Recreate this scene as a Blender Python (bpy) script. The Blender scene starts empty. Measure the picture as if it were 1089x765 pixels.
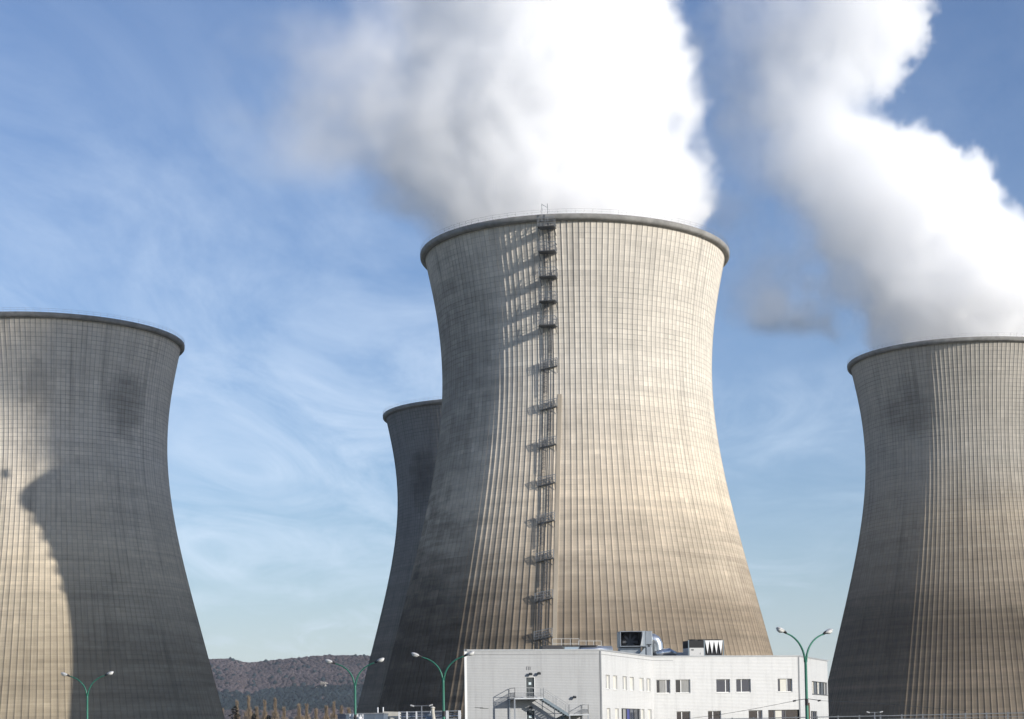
import bpy, bmesh, math, random
import numpy as np
from mathutils import Vector, Matrix, noise as mn

random.seed(7); rng = np.random.default_rng(7)
S = bpy.context.scene
COL = S.collection
R = math.radians

# ------------------------------------------------------------------ camera
EYE = 2.6                                  # eye height above the ground (z = 0)
FPX, PW, PH = 1975.22, 1089.0, 765.0       # focal length in photo pixels, photo size
PITCH, ROLL = R(4.0628), R(-1.1909)
PPX, PPY = 170.204, 260.745                # the photo is a crop: offset of the optical axis
cd = bpy.data.cameras.new('camera'); cam = bpy.data.objects.new('camera', cd); COL.objects.link(cam)
cd.sensor_fit = 'HORIZONTAL'; cd.sensor_width = 36.0; cd.lens = FPX * 36.0 / PW
cd.shift_x = -PPX / PW; cd.shift_y = PPY / PW
cd.clip_start = 0.5; cd.clip_end = 30000
c_, s_, cr, sr = math.cos(PITCH), math.sin(PITCH), math.cos(ROLL), math.sin(ROLL)
right0, up0, fwd = Vector((1, 0, 0)), Vector((0, -s_, c_)), Vector((0, c_, s_))
right = cr * right0 + sr * up0; up = cr * up0 - sr * right0
cam.matrix_world = Matrix(((right.x, up.x, -fwd.x, 0), (right.y, up.y, -fwd.y, 0), (right.z, up.z, -fwd.z, EYE), (0, 0, 0, 1)))
S.camera = cam

def at(px, py, depth):
    """world point seen at a photo pixel, at a distance along +Y"""
    u, v = px - PW / 2 - PPX, py - PH / 2 - PPY
    X, Y = (cr * u + sr * v) / FPX, (-sr * u + cr * v) / FPX
    d = Vector((X, c_ + Y * s_, s_ - Y * c_)); d *= depth / d.y
    return Vector((d.x, d.y, d.z + EYE))

# ------------------------------------------------------------------ sky, sun, exposure
SUN_AZ, SUN_EL = R(59.0), R(18.0)          # azimuth measured from "towards the camera" to the right
sdir = Vector((math.sin(SUN_AZ) * math.cos(SUN_EL), -math.cos(SUN_AZ) * math.cos(SUN_EL), math.sin(SUN_EL)))
w = bpy.data.worlds.new('World'); S.world = w; w.use_nodes = True
nt = w.node_tree; nt.nodes.clear()
def N(tree, typ, **kw):
    n = tree.nodes.new(typ)
    for k, v in kw.items():
        if k == 'inp':
            for a, b in v.items(): n.inputs[a].default_value = b
        else: setattr(n, k, v)
    return n
def math_(tree, op, a, b=None, c=None, clamp=False):
    n = tree.nodes.new('ShaderNodeMath'); n.operation = op; n.use_clamp = clamp
    for i, v in enumerate((a, b, c)):
        if v is None: continue
        if isinstance(v, (int, float)): n.inputs[i].default_value = v
        else: tree.links.new(v, n.inputs[i])
    return n.outputs[0]
def ramp(tree, fac, stops, interp='LINEAR'):
    n = tree.nodes.new('ShaderNodeValToRGB'); cr_ = n.color_ramp; cr_.interpolation = interp
    while len(cr_.elements) > 1: cr_.elements.remove(cr_.elements[0])
    for i, (p, c) in enumerate(stops):
        e = cr_.elements[0] if i == 0 else cr_.elements.new(p)
        e.position = p; e.color = (c, c, c, 1) if isinstance(c, (int, float)) else (*c, 1)
    tree.links.new(fac, n.inputs[0]); return n.outputs[0]
def mixc(tree, fac, a, b, blend='MIX'):
    n = tree.nodes.new('ShaderNodeMix'); n.data_type = 'RGBA'; n.blend_type = blend; n.clamp_factor = True
    for sock, v in ((n.inputs[0], fac), (n.inputs[6], a), (n.inputs[7], b)):
        if isinstance(v, (int, float)): sock.default_value = v
        elif isinstance(v, tuple): sock.default_value = (*v, 1)
        else: tree.links.new(v, sock)
    return n.outputs[2]

sky = N(nt, 'ShaderNodeTexSky', sky_type='NISHITA', sun_disc=False, sun_elevation=SUN_EL,
        sun_rotation=math.atan2(sdir.x, sdir.y), altitude=200, air_density=1.15, dust_density=0.6, ozone_density=2.2)
tc = N(nt, 'ShaderNodeTexCoord')
sp = N(nt, 'ShaderNodeSeparateXYZ'); nt.links.new(tc.outputs['Generated'], sp.inputs[0])
zc = math_(nt, 'MAXIMUM', math_(nt, 'ADD', sp.outputs[2], 0.06), 0.02)
cb = N(nt, 'ShaderNodeCombineXYZ')
nt.links.new(math_(nt, 'DIVIDE', sp.outputs[0], zc), cb.inputs[0]); nt.links.new(math_(nt, 'DIVIDE', sp.outputs[1], zc), cb.inputs[1])
def cloudnoise(rot, scl, scale, detail, rough, dist):
    mp = N(nt, 'ShaderNodeMapping', inp={'Rotation': (0, 0, rot), 'Scale': scl}); nt.links.new(cb.outputs[0], mp.inputs[0])
    nn = N(nt, 'ShaderNodeTexNoise', inp={'Scale': scale, 'Detail': detail, 'Roughness': rough, 'Distortion': dist})
    nt.links.new(mp.outputs[0], nn.inputs['Vector']); return nn.outputs[0]
big = ramp(nt, cloudnoise(R(40), (1.2, 0.8, 1), 0.42, 5, 0.58, 0.9), [(0.36, 0.0), (0.62, 1.0)], 'EASE')
fib = ramp(nt, cloudnoise(R(50), (1.7, 0.75, 1), 1.25, 10, 0.66, 1.4), [(0.32, 0.0), (0.72, 1.0)])
lowb = ramp(nt, sp.outputs[2], [(0.0, 0.8), (0.10, 1.0), (0.20, 1.0), (0.27, 0.6), (0.36, 0.2), (1.0, 0.1)])
cl = math_(nt, 'MULTIPLY', math_(nt, 'MULTIPLY', math_(nt, 'ADD', math_(nt, 'MULTIPLY', big, 0.75), 0.12), fib), lowb)
cl = math_(nt, 'MAXIMUM', math_(nt, 'MULTIPLY', cl, 0.60, clamp=True), ramp(nt, sp.outputs[2], [(0.0, 0.35), (0.04, 0.22), (0.10, 0.0)]))
skyt = mixc(nt, 1.0, sky.outputs[0], (0.77, 0.84, 1.07), 'MULTIPLY')
skyc = mixc(nt, cl, skyt, (6.6, 7.6, 8.9))
bg = N(nt, 'ShaderNodeBackground', inp={'Strength': 0.076}); nt.links.new(skyc, bg.inputs[0])
wo = N(nt, 'ShaderNodeOutputWorld'); nt.links.new(bg.outputs[0], wo.inputs[0])

sl = bpy.data.lights.new('sun', 'SUN'); sl.energy = 3.15; sl.angle = R(0.5); sl.color = (1.0, 0.95, 0.87)
so = bpy.data.objects.new('sun', sl); COL.objects.link(so); so.location = (150, -80, 200)
so.rotation_euler = (-sdir).to_track_quat('-Z', 'Y').to_euler()
S.view_settings.view_transform = 'Standard'; S.view_settings.look = 'None'
S.view_settings.exposure = 0.77; S.view_settings.gamma = 1.0; S.view_settings.use_curve_mapping = False
cy = S.cycles
cy.max_bounces = 96; cy.diffuse_bounces = 3; cy.glossy_bounces = 3; cy.transmission_bounces = 3
cy.volume_bounces = 96; cy.transparent_max_bounces = 8; cy.volume_step_rate = 1.5; cy.volume_max_steps = 128
cy.use_denoising = True; cy.use_adaptive_sampling = True; cy.adaptive_threshold = 0.02
try: cy.denoiser = 'OPENIMAGEDENOISE'
except Exception: pass

# ------------------------------------------------------------------ helpers
def mat(name, col=(0.5, 0.5, 0.5), rough=0.7, metal=0.0, spec=0.3):
    m = bpy.data.materials.new(name); m.use_nodes = True
    b = m.node_tree.nodes['Principled BSDF']
    b.inputs['Base Color'].default_value = (*col, 1); b.inputs['Roughness'].default_value = rough
    b.inputs['Metallic'].default_value = metal; b.inputs['Specular IOR Level'].default_value = spec
    return m
def worn(name, col, rough=0.6, metal=0.0, amount=0.25, scale=1.2, stretch=(1, 1, 0.25), spec=0.3):
    """paint or metal with soft dirt of its own shape"""
    m = mat(name, col, rough, metal, spec); t = m.node_tree; b = t.nodes['Principled BSDF']
    tcx = N(t, 'ShaderNodeTexCoord'); mp = N(t, 'ShaderNodeMapping', inp={'Scale': stretch}); t.links.new(tcx.outputs['Object'], mp.inputs[0])
    nz = N(t, 'ShaderNodeTexNoise', inp={'Scale': scale, 'Detail': 6, 'Roughness': 0.62}); t.links.new(mp.outputs[0], nz.inputs['Vector'])
    f = ramp(t, nz.outputs[0], [(0.35, 0.0), (0.7, 1.0)])
    c2 = tuple(x * (1 - amount) for x in col)
    t.links.new(mixc(t, f, col, c2), b.inputs['Base Color']); return m

class MB:
    """collects shapes, links them as ONE mesh object"""
    def __init__(s): s.v = []; s.f = []
    def add(s, vs, fs):
        o = len(s.v); s.v += [tuple(p) for p in vs]; s.f += [tuple(i + o for i in f) for f in fs]; return s
    def box(s, c, d, rz=0.0, ax=None):
        x, y, z = (q / 2 for q in d); M = Matrix.Rotation(rz, 3, 'Z') if ax is None else ax
        vs = [M @ Vector((a * x, b * y, e * z)) + Vector(c) for a in (-1, 1) for b in (-1, 1) for e in (-1, 1)]
        return s.add(vs, [(0, 1, 3, 2), (4, 6, 7, 5), (0, 4, 5, 1), (2, 3, 7, 6), (0, 2, 6, 4), (1, 5, 7, 3)])
    def bar(s, a, b, wd, ht=None):
        a, b = Vector(a), Vector(b); d = b - a; L = d.length
        if L < 1e-6: return s
        q = d.to_track_quat('X', 'Z').to_matrix()
        return s.box((a + b) / 2, (L, wd, ht or wd), ax=q)
    def tube(s, pts, r, n=8, cap=True):
        pts = [Vector(p) for p in pts]; rs = r if isinstance(r, (list, tuple)) else [r] * len(pts); rings = []
        for i, p in enumerate(pts):
            d = (pts[min(i + 1, len(pts) - 1)] - pts[max(i - 1, 0)]).normalized()
            u = d.orthogonal().normalized() if abs(d.z) < 0.99 else Vector((1, 0, 0)); 
            ref = Vector((0, 1, 0)) if abs(d.y) < 0.9 else Vector((1, 0, 0))
            u = d.cross(ref).normalized(); vv = d.cross(u)
            rings.append([p + rs[i] * (math.cos(2 * math.pi * k / n) * u + math.sin(2 * math.pi * k / n) * vv) for k in range(n)])
        vs = [p for g in rings for p in g]; fs = []
        for i in range(len(pts) - 1):
            for k in range(n):
                k2 = (k + 1) % n; fs.append((i * n + k, i * n + k2, (i + 1) * n + k2, (i + 1) * n + k))
        if cap: fs += [tuple(range(n))[::-1], tuple((len(pts) - 1) * n + k for k in range(n))]
        return s.add(vs, fs)
    def prism(s, poly, z0, z1):
        n = len(poly); vs = [(p[0], p[1], z0) for p in poly] + [(p[0], p[1], z1) for p in poly]
        return s.add(vs, [tuple(range(n))[::-1], tuple(range(n, 2 * n))] + [(i, (i + 1) % n, n + (i + 1) % n, n + i) for i in range(n)])
    def ico(s, c, rad, sub=1, jit=0.0):
        bm = bmesh.new(); bmesh.ops.create_icosphere(bm, subdivisions=sub, radius=1.0)
        rad = rad if isinstance(rad, (tuple, list)) else (rad,) * 3
        vs = [Vector((v.co.x * rad[0], v.co.y * rad[1], v.co.z * rad[2])) * (1 + random.uniform(-jit, jit)) + Vector(c) for v in bm.verts]
        fs = [tuple(v.index for v in f.verts) for f in bm.faces]; bm.free(); return s.add(vs, fs)
    def build(s, name, m, parent=None, smooth=False, bevel=0.0):
        me = bpy.data.meshes.new(name); me.from_pydata([tuple(v) for v in s.v], [], s.f); me.update()
        bm = bmesh.new(); bm.from_mesh(me); bmesh.ops.recalc_face_normals(bm, faces=bm.faces); bm.to_mesh(me); bm.free()
        return link(name, me, m, parent, smooth, bevel)
def link(name, me, m, parent=None, smooth=False, bevel=0.0):
    if m is not None: me.materials.append(m)
    if smooth: me.polygons.foreach_set('use_smooth', [True] * len(me.polygons))
    o = bpy.data.objects.new(name, me); COL.objects.link(o)
    if parent is not None: o.parent = parent
    if bevel: 
        b = o.modifiers.new('bevel', 'BEVEL'); b.width = bevel; b.segments = 2; b.limit_method = 'ANGLE'
    return o
def thing(name, label, cat, loc=(0, 0, 0), rz=0.0, group=None):
    o = bpy.data.objects.new(name, None); COL.objects.link(o); o.location = loc; o.rotation_euler = (0, 0, rz); o.empty_display_size = 0.5
    return tag(o, label, cat, group)
def tag(o, label, cat, group=None):
    o['label'] = label; o['category'] = cat
    if group: o['group'] = group
    return o
def struct(o): o['kind'] = 'structure'; return o
def copy_tree(o, parent=None):
    c = o.copy(); COL.objects.link(c)
    if parent is not None: c.parent = parent
    for ch in o.children: copy_tree(ch, c)
    return c
def np_mesh(name, V, F):
    me = bpy.data.meshes.new(name); V = np.asarray(V, np.float32); F = np.asarray(F, np.int32); k = F.shape[1]
    me.vertices.add(len(V)); me.vertices.foreach_set('co', V.ravel())
    me.loops.add(F.size); me.loops.foreach_set('vertex_index', F.ravel())
    me.polygons.add(len(F)); me.polygons.foreach_set('loop_start', np.arange(0, F.size, k, dtype=np.int32))
    me.update(calc_edges=True); me.validate(); return me

# ------------------------------------------------------------------ ground
gm = mat('ground_dry_grass', (0.10, 0.095, 0.06), 0.95)
t = gm.node_tree; nz = N(t, 'ShaderNodeTexNoise', inp={'Scale': 0.05, 'Detail': 8}); tcx = N(t, 'ShaderNodeTexCoord')
t.links.new(tcx.outputs['Object'], nz.inputs['Vector'])
t.links.new(ramp(t, nz.outputs[0], [(0.35, (0.07, 0.075, 0.04)), (0.6, (0.16, 0.15, 0.11))]), t.nodes['Principled BSDF'].inputs['Base Color'])
struct(MB().add([(-9000, -3000, 0), (9000, -3000, 0), (9000, 15000, 0), (-9000, 15000, 0)], [(0, 1, 2, 3)]).build('ground', gm))

# ------------------------------------------------------------------ cooling towers
ZK = np.array([-5, 12, 30, 50, 70, 90, 110, 126.]) + EYE
RK = np.array([55.80, 51.25, 46.63, 41.52, 37.22, 35.03, 36.25, 39.32])
def shell_r(z):
    n = len(ZK); h = np.diff(ZK); A = np.zeros((n, n)); b = np.zeros(n); A[0, 0] = A[-1, -1] = 1
    for i in range(1, n - 1):
        A[i, i - 1] = h[i - 1]; A[i, i] = 2 * (h[i - 1] + h[i]); A[i, i + 1] = h[i]
        b[i] = 6 * ((RK[i + 1] - RK[i]) / h[i] - (RK[i] - RK[i - 1]) / h[i - 1])
    m = np.linalg.solve(A, b); z = np.asarray(z, float); i = np.clip(np.searchsorted(ZK, z) - 1, 0, n - 2); u = z - ZK[i]; q = ZK[i + 1] - z
    return (m[i] * q**3 + m[i + 1] * u**3) / (6 * h[i]) + (RK[i] / h[i] - m[i] * h[i] / 6) * q + (RK[i + 1] / h[i] - m[i + 1] * h[i] / 6) * u
TOP, BOT, LIFT, NR = 126 + EYE, 5.6, 1.25, 168

def concrete(name, top, mid, low, zlow=(0.26, 0.52), grime=1.0, seed=0.0, stain=(0.5, 0.5), band=None):
    m = mat(name, mid, 0.92, 0.0, 0.1); t = m.node_tree; t.nodes['Principled BSDF'].inputs['Diffuse Roughness'].default_value = 0.6; b = t.nodes['Principled BSDF']
    tcx = N(t, 'ShaderNodeTexCoord'); sp = N(t, 'ShaderNodeSeparateXYZ'); t.links.new(tcx.outputs['Object'], sp.inputs[0])
    x, y, z = sp.outputs
    ang = math_(t, 'MULTIPLY', math_(t, 'ADD', math_(t, 'DIVIDE', math_(t, 'ARCTAN2', y, x), 2 * math.pi), 1.0), NR)
    zl = math_(t, 'DIVIDE', math_(t, 'SUBTRACT', z, BOT), LIFT)
    hf = math_(t, 'DIVIDE', z, TOP, clamp=True)
    def vec(a, c, s=seed):
        cbn = N(t, 'ShaderNodeCombineXYZ'); cbn.inputs[2].default_value = s
        for i, q in enumerate((a, c)):
            if isinstance(q, (int, float)): cbn.inputs[i].default_value = q
            else: t.links.new(q, cbn.inputs[i])
        return cbn.outputs[0]
    def noise(v, scale, det=5, rough=0.6):
        n_ = N(t, 'ShaderNodeTexNoise', inp={'Scale': scale, 'Detail': det, 'Roughness': rough}); t.links.new(v, n_.inputs['Vector']); return n_.outputs[0]
    def white(v):
        n_ = N(t, 'ShaderNodeTexWhiteNoise', noise_dimensions='3D'); t.links.new(v, n_.inputs['Vector']); return n_.outputs[0]
    # seamless around: use position on a unit circle for broad noise
    pos = tcx.outputs['Object']
    mpz = N(t, 'ShaderNodeMapping', inp={'Location': (seed * 31, seed * 17, seed * 7)}); t.links.new(pos, mpz.inputs[0])
    broad = noise(mpz.outputs[0], 0.035, 6, 0.62)
    # height colour with a wandering limit between the clean top and the dirty foot
    hw = math_(t, 'ADD', hf, math_(t, 'MULTIPLY', math_(t, 'SUBTRACT', broad, 0.5), 0.16))
    col = ramp(t, hw, [(0.0, low), (zlow[0], low), (zlow[1], mid), (0.72, top), (1.0, top)])
    # pour lifts: every lift its own tone, bands of lifts, stronger towards the foot
    foot = ramp(t, hf, [(0.0, 1.0), (0.35, 0.9), (0.6, 0.4), (1.0, 0.35)])
    lid = math_(t, 'FLOOR', zl)
    l1 = white(vec(lid, 3.3)); l2 = noise(vec(math_(t, 'MULTIPLY', z, 0.22), 0.0), 1.0, 4, 0.7)
    smear = noise(vec(math_(t, 'MULTIPLY', ang, 0.05), math_(t, 'MULTIPLY', z, 0.55)), 1.0, 5, 0.6)
    lift = math_(t, 'ADD', math_(t, 'ADD', math_(t, 'MULTIPLY', math_(t, 'SUBTRACT', l1, 0.5), 0.14), math_(t, 'MULTIPLY', math_(t, 'SUBTRACT', l2, 0.5), 0.55)),
                 math_(t, 'MULTIPLY', math_(t, 'SUBTRACT', smear, 0.5), 0.95))
    lift = math_(t, 'ADD', 1.0, math_(t, 'MULTIPLY', lift, foot))
    # each cast panel its own tone
    cell = white(vec(math_(t, 'FLOOR', ang), lid, seed + 5))
    cellk = math_(t, 'ADD', 0.95, math_(t, 'MULTIPLY', cell, 0.10))
    # sparse dark or pale repaired panels
    cell2 = white(vec(math_(t, 'FLOOR', ang), math_(t, 'FLOOR', math_(t, 'DIVIDE', zl, 2.0)), seed + 9))
    odd = ramp(t, cell2, [(0.0, 0.90), (0.012, 0.91), (0.016, 1.0), (0.985, 1.0), (0.992, 1.12)], 'LINEAR')
    # joints: lift lines and the dirt held beside the ribs
    upm = ramp(t, hf, [(0.0, 0.25), (0.45, 0.45), (0.7, 1.0), (1.0, 1.0)])
    fz = math_(t, 'FRACT', zl); dz = math_(t, 'MINIMUM', fz, math_(t, 'SUBTRACT', 1.0, fz))
    jn = noise(mpz.outputs[0], 0.12, 4, 0.7)
    patch = ramp(t, jn, [(0.36, 0.35), (0.62, 1.0)])
    hline = ramp(t, dz, [(0.0, 1.0), (0.035, 1.0), (0.10, 0.0)])
    sel = ramp(t, white(vec(lid, 8.1)), [(0.0, 0.35), (1.0, 1.0)])
    hj = math_(t, 'MULTIPLY', math_(t, 'MULTIPLY', math_(t, 'MULTIPLY', hline, patch), upm), math_(t, 'MULTIPLY', sel, 0.48 * grime))
    fa = math_(t, 'FRACT', ang); da = math_(t, 'MINIMUM', fa, math_(t, 'SUBTRACT', 1.0, fa))
    vline = ramp(t, da, [(0.0, 1.0), (0.035, 1.0), (0.085, 0.0)])
    vsel = noise(vec(math_(t, 'MULTIPLY', math_(t, 'FLOOR', math_(t, 'ADD', ang, 0.5)), 7.7), math_(t, 'MULTIPLY', z, 0.06)), 1.0, 5, 0.7)
    vst = ramp(t, vsel, [(0.33, 0.25), (0.68, 1.0)])
    vj = math_(t, 'MULTIPLY', math_(t, 'MULTIPLY', math_(t, 'MULTIPLY', vline, vst), ramp(t, hf, [(0.0, 0.24 * grime), (0.5, 0.30 * grime), (0.75, 0.40 * grime)])), 1.0)
    # rain streaks from the rim and broad soot stains with their own shape
    stn = noise(vec(math_(t, 'MULTIPLY', ang, 0.6), math_(t, 'MULTIPLY', z, 0.02), seed + 2), 1.0, 6, 0.65)
    streak = math_(t, 'MULTIPLY', ramp(t, stn, [(0.52, 0.0), (0.80, 1.0)]), 0.40 * grime)
    soot = math_(t, 'MULTIPLY', ramp(t, noise(mpz.outputs[0], 0.055, 7, 0.7), [(0.52, 0.0), (0.74, 1.0)]), 0.16 * grime)
    fine = math_(t, 'ADD', 0.93, math_(t, 'MULTIPLY', noise(pos, 1.6, 6, 0.7), 0.14))
    k = math_(t, 'MULTIPLY', math_(t, 'MULTIPLY', math_(t, 'MULTIPLY', lift, cellk), odd), fine)
    for d in (hj, vj, streak, soot): k = math_(t, 'MULTIPLY', k, math_(t, 'SUBTRACT', 1.0, d))
    stain_shade = noise(vec(math_(t, 'MULTIPLY', ang, 0.10), math_(t, 'MULTIPLY', z, 0.32), seed + 6), 1.0, 6, 0.7)
    pcell = white(vec(math_(t, 'FLOOR', math_(t, 'DIVIDE', ang, 2.0)), math_(t, 'FLOOR', math_(t, 'DIVIDE', zl, 3.0)), seed + 12))
    if band:                                # dark patches, stains and the pale tower's painted left-side shade: (angle deg, z, half width deg, half height, depth)
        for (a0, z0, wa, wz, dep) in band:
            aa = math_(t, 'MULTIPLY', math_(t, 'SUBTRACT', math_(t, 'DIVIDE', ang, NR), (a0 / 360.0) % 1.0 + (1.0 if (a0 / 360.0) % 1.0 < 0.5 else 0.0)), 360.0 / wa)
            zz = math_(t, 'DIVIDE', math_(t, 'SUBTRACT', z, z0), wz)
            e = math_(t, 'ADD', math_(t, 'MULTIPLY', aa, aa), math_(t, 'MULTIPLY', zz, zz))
            e = math_(t, 'ADD', e, math_(t, 'MULTIPLY', math_(t, 'SUBTRACT', stain_shade, 0.5), 1.6))
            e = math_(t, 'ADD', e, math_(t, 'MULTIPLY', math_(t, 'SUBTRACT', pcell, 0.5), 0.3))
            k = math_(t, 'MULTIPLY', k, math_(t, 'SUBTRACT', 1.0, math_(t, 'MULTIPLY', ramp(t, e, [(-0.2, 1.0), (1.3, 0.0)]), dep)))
    kk = N(t, 'ShaderNodeCombineXYZ')
    for i in range(3): t.links.new(k, kk.inputs[i])
    t.links.new(mixc(t, 1.0, col, kk.outputs[0], 'MULTIPLY'), b.inputs['Base Color'])
    bp = N(t, 'ShaderNodeBump', inp={'Strength': 0.35, 'Distance': 0.05}); t.links.new(noise(pos, 3.0, 5, 0.7), bp.inputs['Height'])
    t.links.new(bp.outputs[0], b.inputs['Normal'])
    return m

def shell_mesh():
    nl = int((TOP - 1.7 - BOT) / LIFT); zs = np.concatenate([BOT + LIFT * np.arange(nl + 1), [TOP - 0.05]])
    rs = shell_r(zs); rw, rh = 0.045, 0.06          # half width and height of a rib
    A, off = [], []
    for i in range(NR):
        a0 = 2 * math.pi * i / NR
        for da, h in ((-rw, 0), (-rw * 0.7, rh), (rw * 0.7, rh), (rw, 0)):
            A.append((a0, da)); off.append(h)
        for q in (1 / 3, 2 / 3): A.append((a0 + q * 2 * math.pi / NR, 0.0)); off.append(0)
    A = np.array(A); off = np.array(off); na = len(A)
    ang = A[None, :, 0] + A[None, :, 1] / rs[:, None]; rad = rs[:, None] + off[None, :]
    V = np.stack([rad * np.cos(ang), rad * np.sin(ang), np.repeat(zs[:, None], na, 1)], -1).reshape(-1, 3)
    i, j = np.meshgrid(np.arange(len(zs) - 1), np.arange(na), indexing='ij'); j2 = (j + 1) % na
    F = np.stack([i * na + j, i * na + j2, (i + 1) * na + j2, (i + 1) * na + j], -1).reshape(-1, 4)
    # inner face
    n2 = 96; zi = np.linspace(BOT, TOP - 0.05, 40); ri = shell_r(zi) - 0.55; th = 2 * np.pi * np.arange(n2) / n2
    V2 = np.stack([ri[:, None] * np.cos(th), ri[:, None] * np.sin(th), np.repeat(zi[:, None], n2, 1)], -1).reshape(-1, 3)
    i, j = np.meshgrid(np.arange(39), np.arange(n2), indexing='ij'); j2 = (j + 1) % n2; o = len(V)
    F2 = np.stack([i * n2 + j2, i * n2 + j, (i + 1) * n2 + j, (i + 1) * n2 + j2], -1).reshape(-1, 4) + o
    return np_mesh('shell', np.concatenate([V, V2]), np.concatenate([F, F2]))
def lathe(profile, n):
    th = 2 * np.pi * np.arange(n) / n; p = np.array(profile); k = len(p)
    V = np.stack([p[:, 0][None] * np.cos(th)[:, None], p[:, 0][None] * np.sin(th)[:, None], np.repeat(p[:, 1][None], n, 0)], -1).reshape(-1, 3)
    i, j = np.meshgrid(np.arange(n), np.arange(k), indexing='ij'); i2 = (i + 1) % n; j2 = (j + 1) % k
    return V, np.stack([i * k + j, i2 * k + j, i2 * k + j2, i * k + j2], -1).reshape(-1, 4)

rr = float(shell_r(np.array([TOP]))[0])
prof = [(rr - 0.55, TOP - 1.45), (rr + 0.35, TOP - 1.50), (rr + 0.85, TOP - 1.25), (rr + 1.02, TOP - 1.0), (rr + 1.05, TOP - 0.15),
        (rr + 0.95, TOP), (rr + 0.25, TOP + 0.04), (rr + 0.05, TOP - 0.35), (rr - 0.55, TOP - 0.35)]
RIM = np_mesh('rim', *lathe(prof, 240))
SHELL = shell_mesh()
rm = MB(); nP = 120
ro_ = rr + 0.92
for i in range(nP):
    a, b = 2 * math.pi * i / nP, 2 * math.pi * (i + 1) / nP
    p, q = Vector((ro_ * math.cos(a), ro_ * math.sin(a), 0)), Vector((ro_ * math.cos(b), ro_ * math.sin(b), 0))
    rm.bar(p + Vector((0, 0, TOP - 0.9)), p + Vector((0, 0, TOP + 1.1)), 0.04)
    for h in (0.55, 1.1): rm.bar(p + Vector((0, 0, TOP + h)), q + Vector((0, 0, TOP + h)), 0.032)
rail_me = None
def colonnade():
    m = MB(); n = 48; r0, r1 = float(shell_r(np.array([0.3]))[0]) + 0.6, float(shell_r(np.array([BOT]))[0]) - 0.3
    for i in range(n):
        for s in (-1, 1):
            a, b = 2 * math.pi * i / n, 2 * math.pi * (i + s * 0.5) / n
            m.bar((r0 * math.cos(a), r0 * math.sin(a), 0.0), (r1 * math.cos(b), r1 * math.sin(b), BOT + 0.1), 0.8)
    return m
galv = worn('galvanised_steel', (0.30, 0.31, 0.32), 0.55, 0.4, 0.3)
rail_m = worn('rail_steel', (0.33, 0.32, 0.30), 0.6, 0.2, 0.3)
rimc = worn('rim_concrete', (0.30, 0.29, 0.27), 0.9, 0, 0.45, 0.35, (1, 1, 1))
legc = worn('column_concrete', (0.2, 0.18, 0.15), 0.9, 0, 0.4, 0.4)
K_TOP, K_MID, K_LOW = (0.47, 0.445, 0.40), (0.41, 0.36, 0.285), (0.235, 0.19, 0.14)
concs = [
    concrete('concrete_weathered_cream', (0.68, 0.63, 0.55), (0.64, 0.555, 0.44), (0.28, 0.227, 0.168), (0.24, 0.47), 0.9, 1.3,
             band=[(208, 92, 36, 46, 0.50), (211, 20, 46, 46, 0.66)]),  # shade of the left side painted into the colour; foot partly dirt
    concrete('concrete_grey_stained', (0.68, 0.625, 0.545), (0.61, 0.53, 0.41), (0.35, 0.295, 0.215), (0.22, 0.45), 1.1, 4.1,
             band=[(326, 105, 13, 13, 0.42), (283, 107, 8, 10, 0.25)]),
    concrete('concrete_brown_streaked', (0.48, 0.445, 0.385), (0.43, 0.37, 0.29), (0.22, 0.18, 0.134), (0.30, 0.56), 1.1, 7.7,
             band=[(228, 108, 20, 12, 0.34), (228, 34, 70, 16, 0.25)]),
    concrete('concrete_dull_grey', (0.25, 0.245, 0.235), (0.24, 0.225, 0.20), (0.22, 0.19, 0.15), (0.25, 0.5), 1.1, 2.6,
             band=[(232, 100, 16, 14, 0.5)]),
]
TW = [(-23.39, 478.93), (-190.76, 567.11), (102.15, 628.52), (-70.30, 716.29)]
TL = ['tallest looking pale concrete cooling tower with a caged ladder running up its front',
      'grey steamless cooling tower at the far left, half covered by a curved shadow',
      'brown streaked concrete cooling tower at the far right with steam pouring off its rim',
      'dark distant cooling tower half hidden behind the pale tower with the ladder']
towers = []
for i in range(4):
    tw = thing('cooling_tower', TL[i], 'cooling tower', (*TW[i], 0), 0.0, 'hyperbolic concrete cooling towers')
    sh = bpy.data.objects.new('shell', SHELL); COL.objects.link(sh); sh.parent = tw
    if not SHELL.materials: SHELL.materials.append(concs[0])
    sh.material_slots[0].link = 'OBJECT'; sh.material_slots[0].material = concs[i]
    if i == 0:
        rim0 = link('rim', RIM, rimc, tw, True); rail0 = rm.build('guard_railing', rail_m, tw); col0 = colonnade().build('colonnade', legc, tw)
    else:
        for src in (rim0, rail0, col0):
            c = src.copy(); COL.objects.link(c); c.parent = tw
    towers.append(tw)

# access ladder on the pale tower: in a frame that follows the wall
lad = bpy.data.objects.new('access_ladder', None); COL.objects.link(lad); lad.parent = towers[0]
PZ = [125.4, 119.7, 113.8, 108.0, 102.2, 92.6, 82.6, 73.2, 63.7, 54.4, 45.2, 35.6, 26.5, 16.8, 7.5]
PHI = [-7.1, -7.3, -7.5, -7.9, -8.3, -8.7, -8.85, -8.95, -8.9, -8.7, -8.5, -8.3, -8.1, -7.9, -7.7]
def wallpt(z, out, side):
    phi = R(float(np.interp(-z, [-q for q in PZ], PHI))); r = float(shell_r(np.array([z]))[0]) + out
    # phi measured from "towards the camera" (-y), positive to the right
    n_ = Vector((math.sin(phi), -math.cos(phi), 0)); tng = Vector((math.cos(phi), math.sin(phi), 0))
    return n_ * r + tng * side + Vector((0, 0, z))
dark_steel = worn('weathered_dark_steel', (0.085, 0.09, 0.10), 0.6, 0.3, 0.3)
grat = worn('grating_steel', (0.12, 0.125, 0.13), 0.6, 0.3, 0.3)
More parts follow.
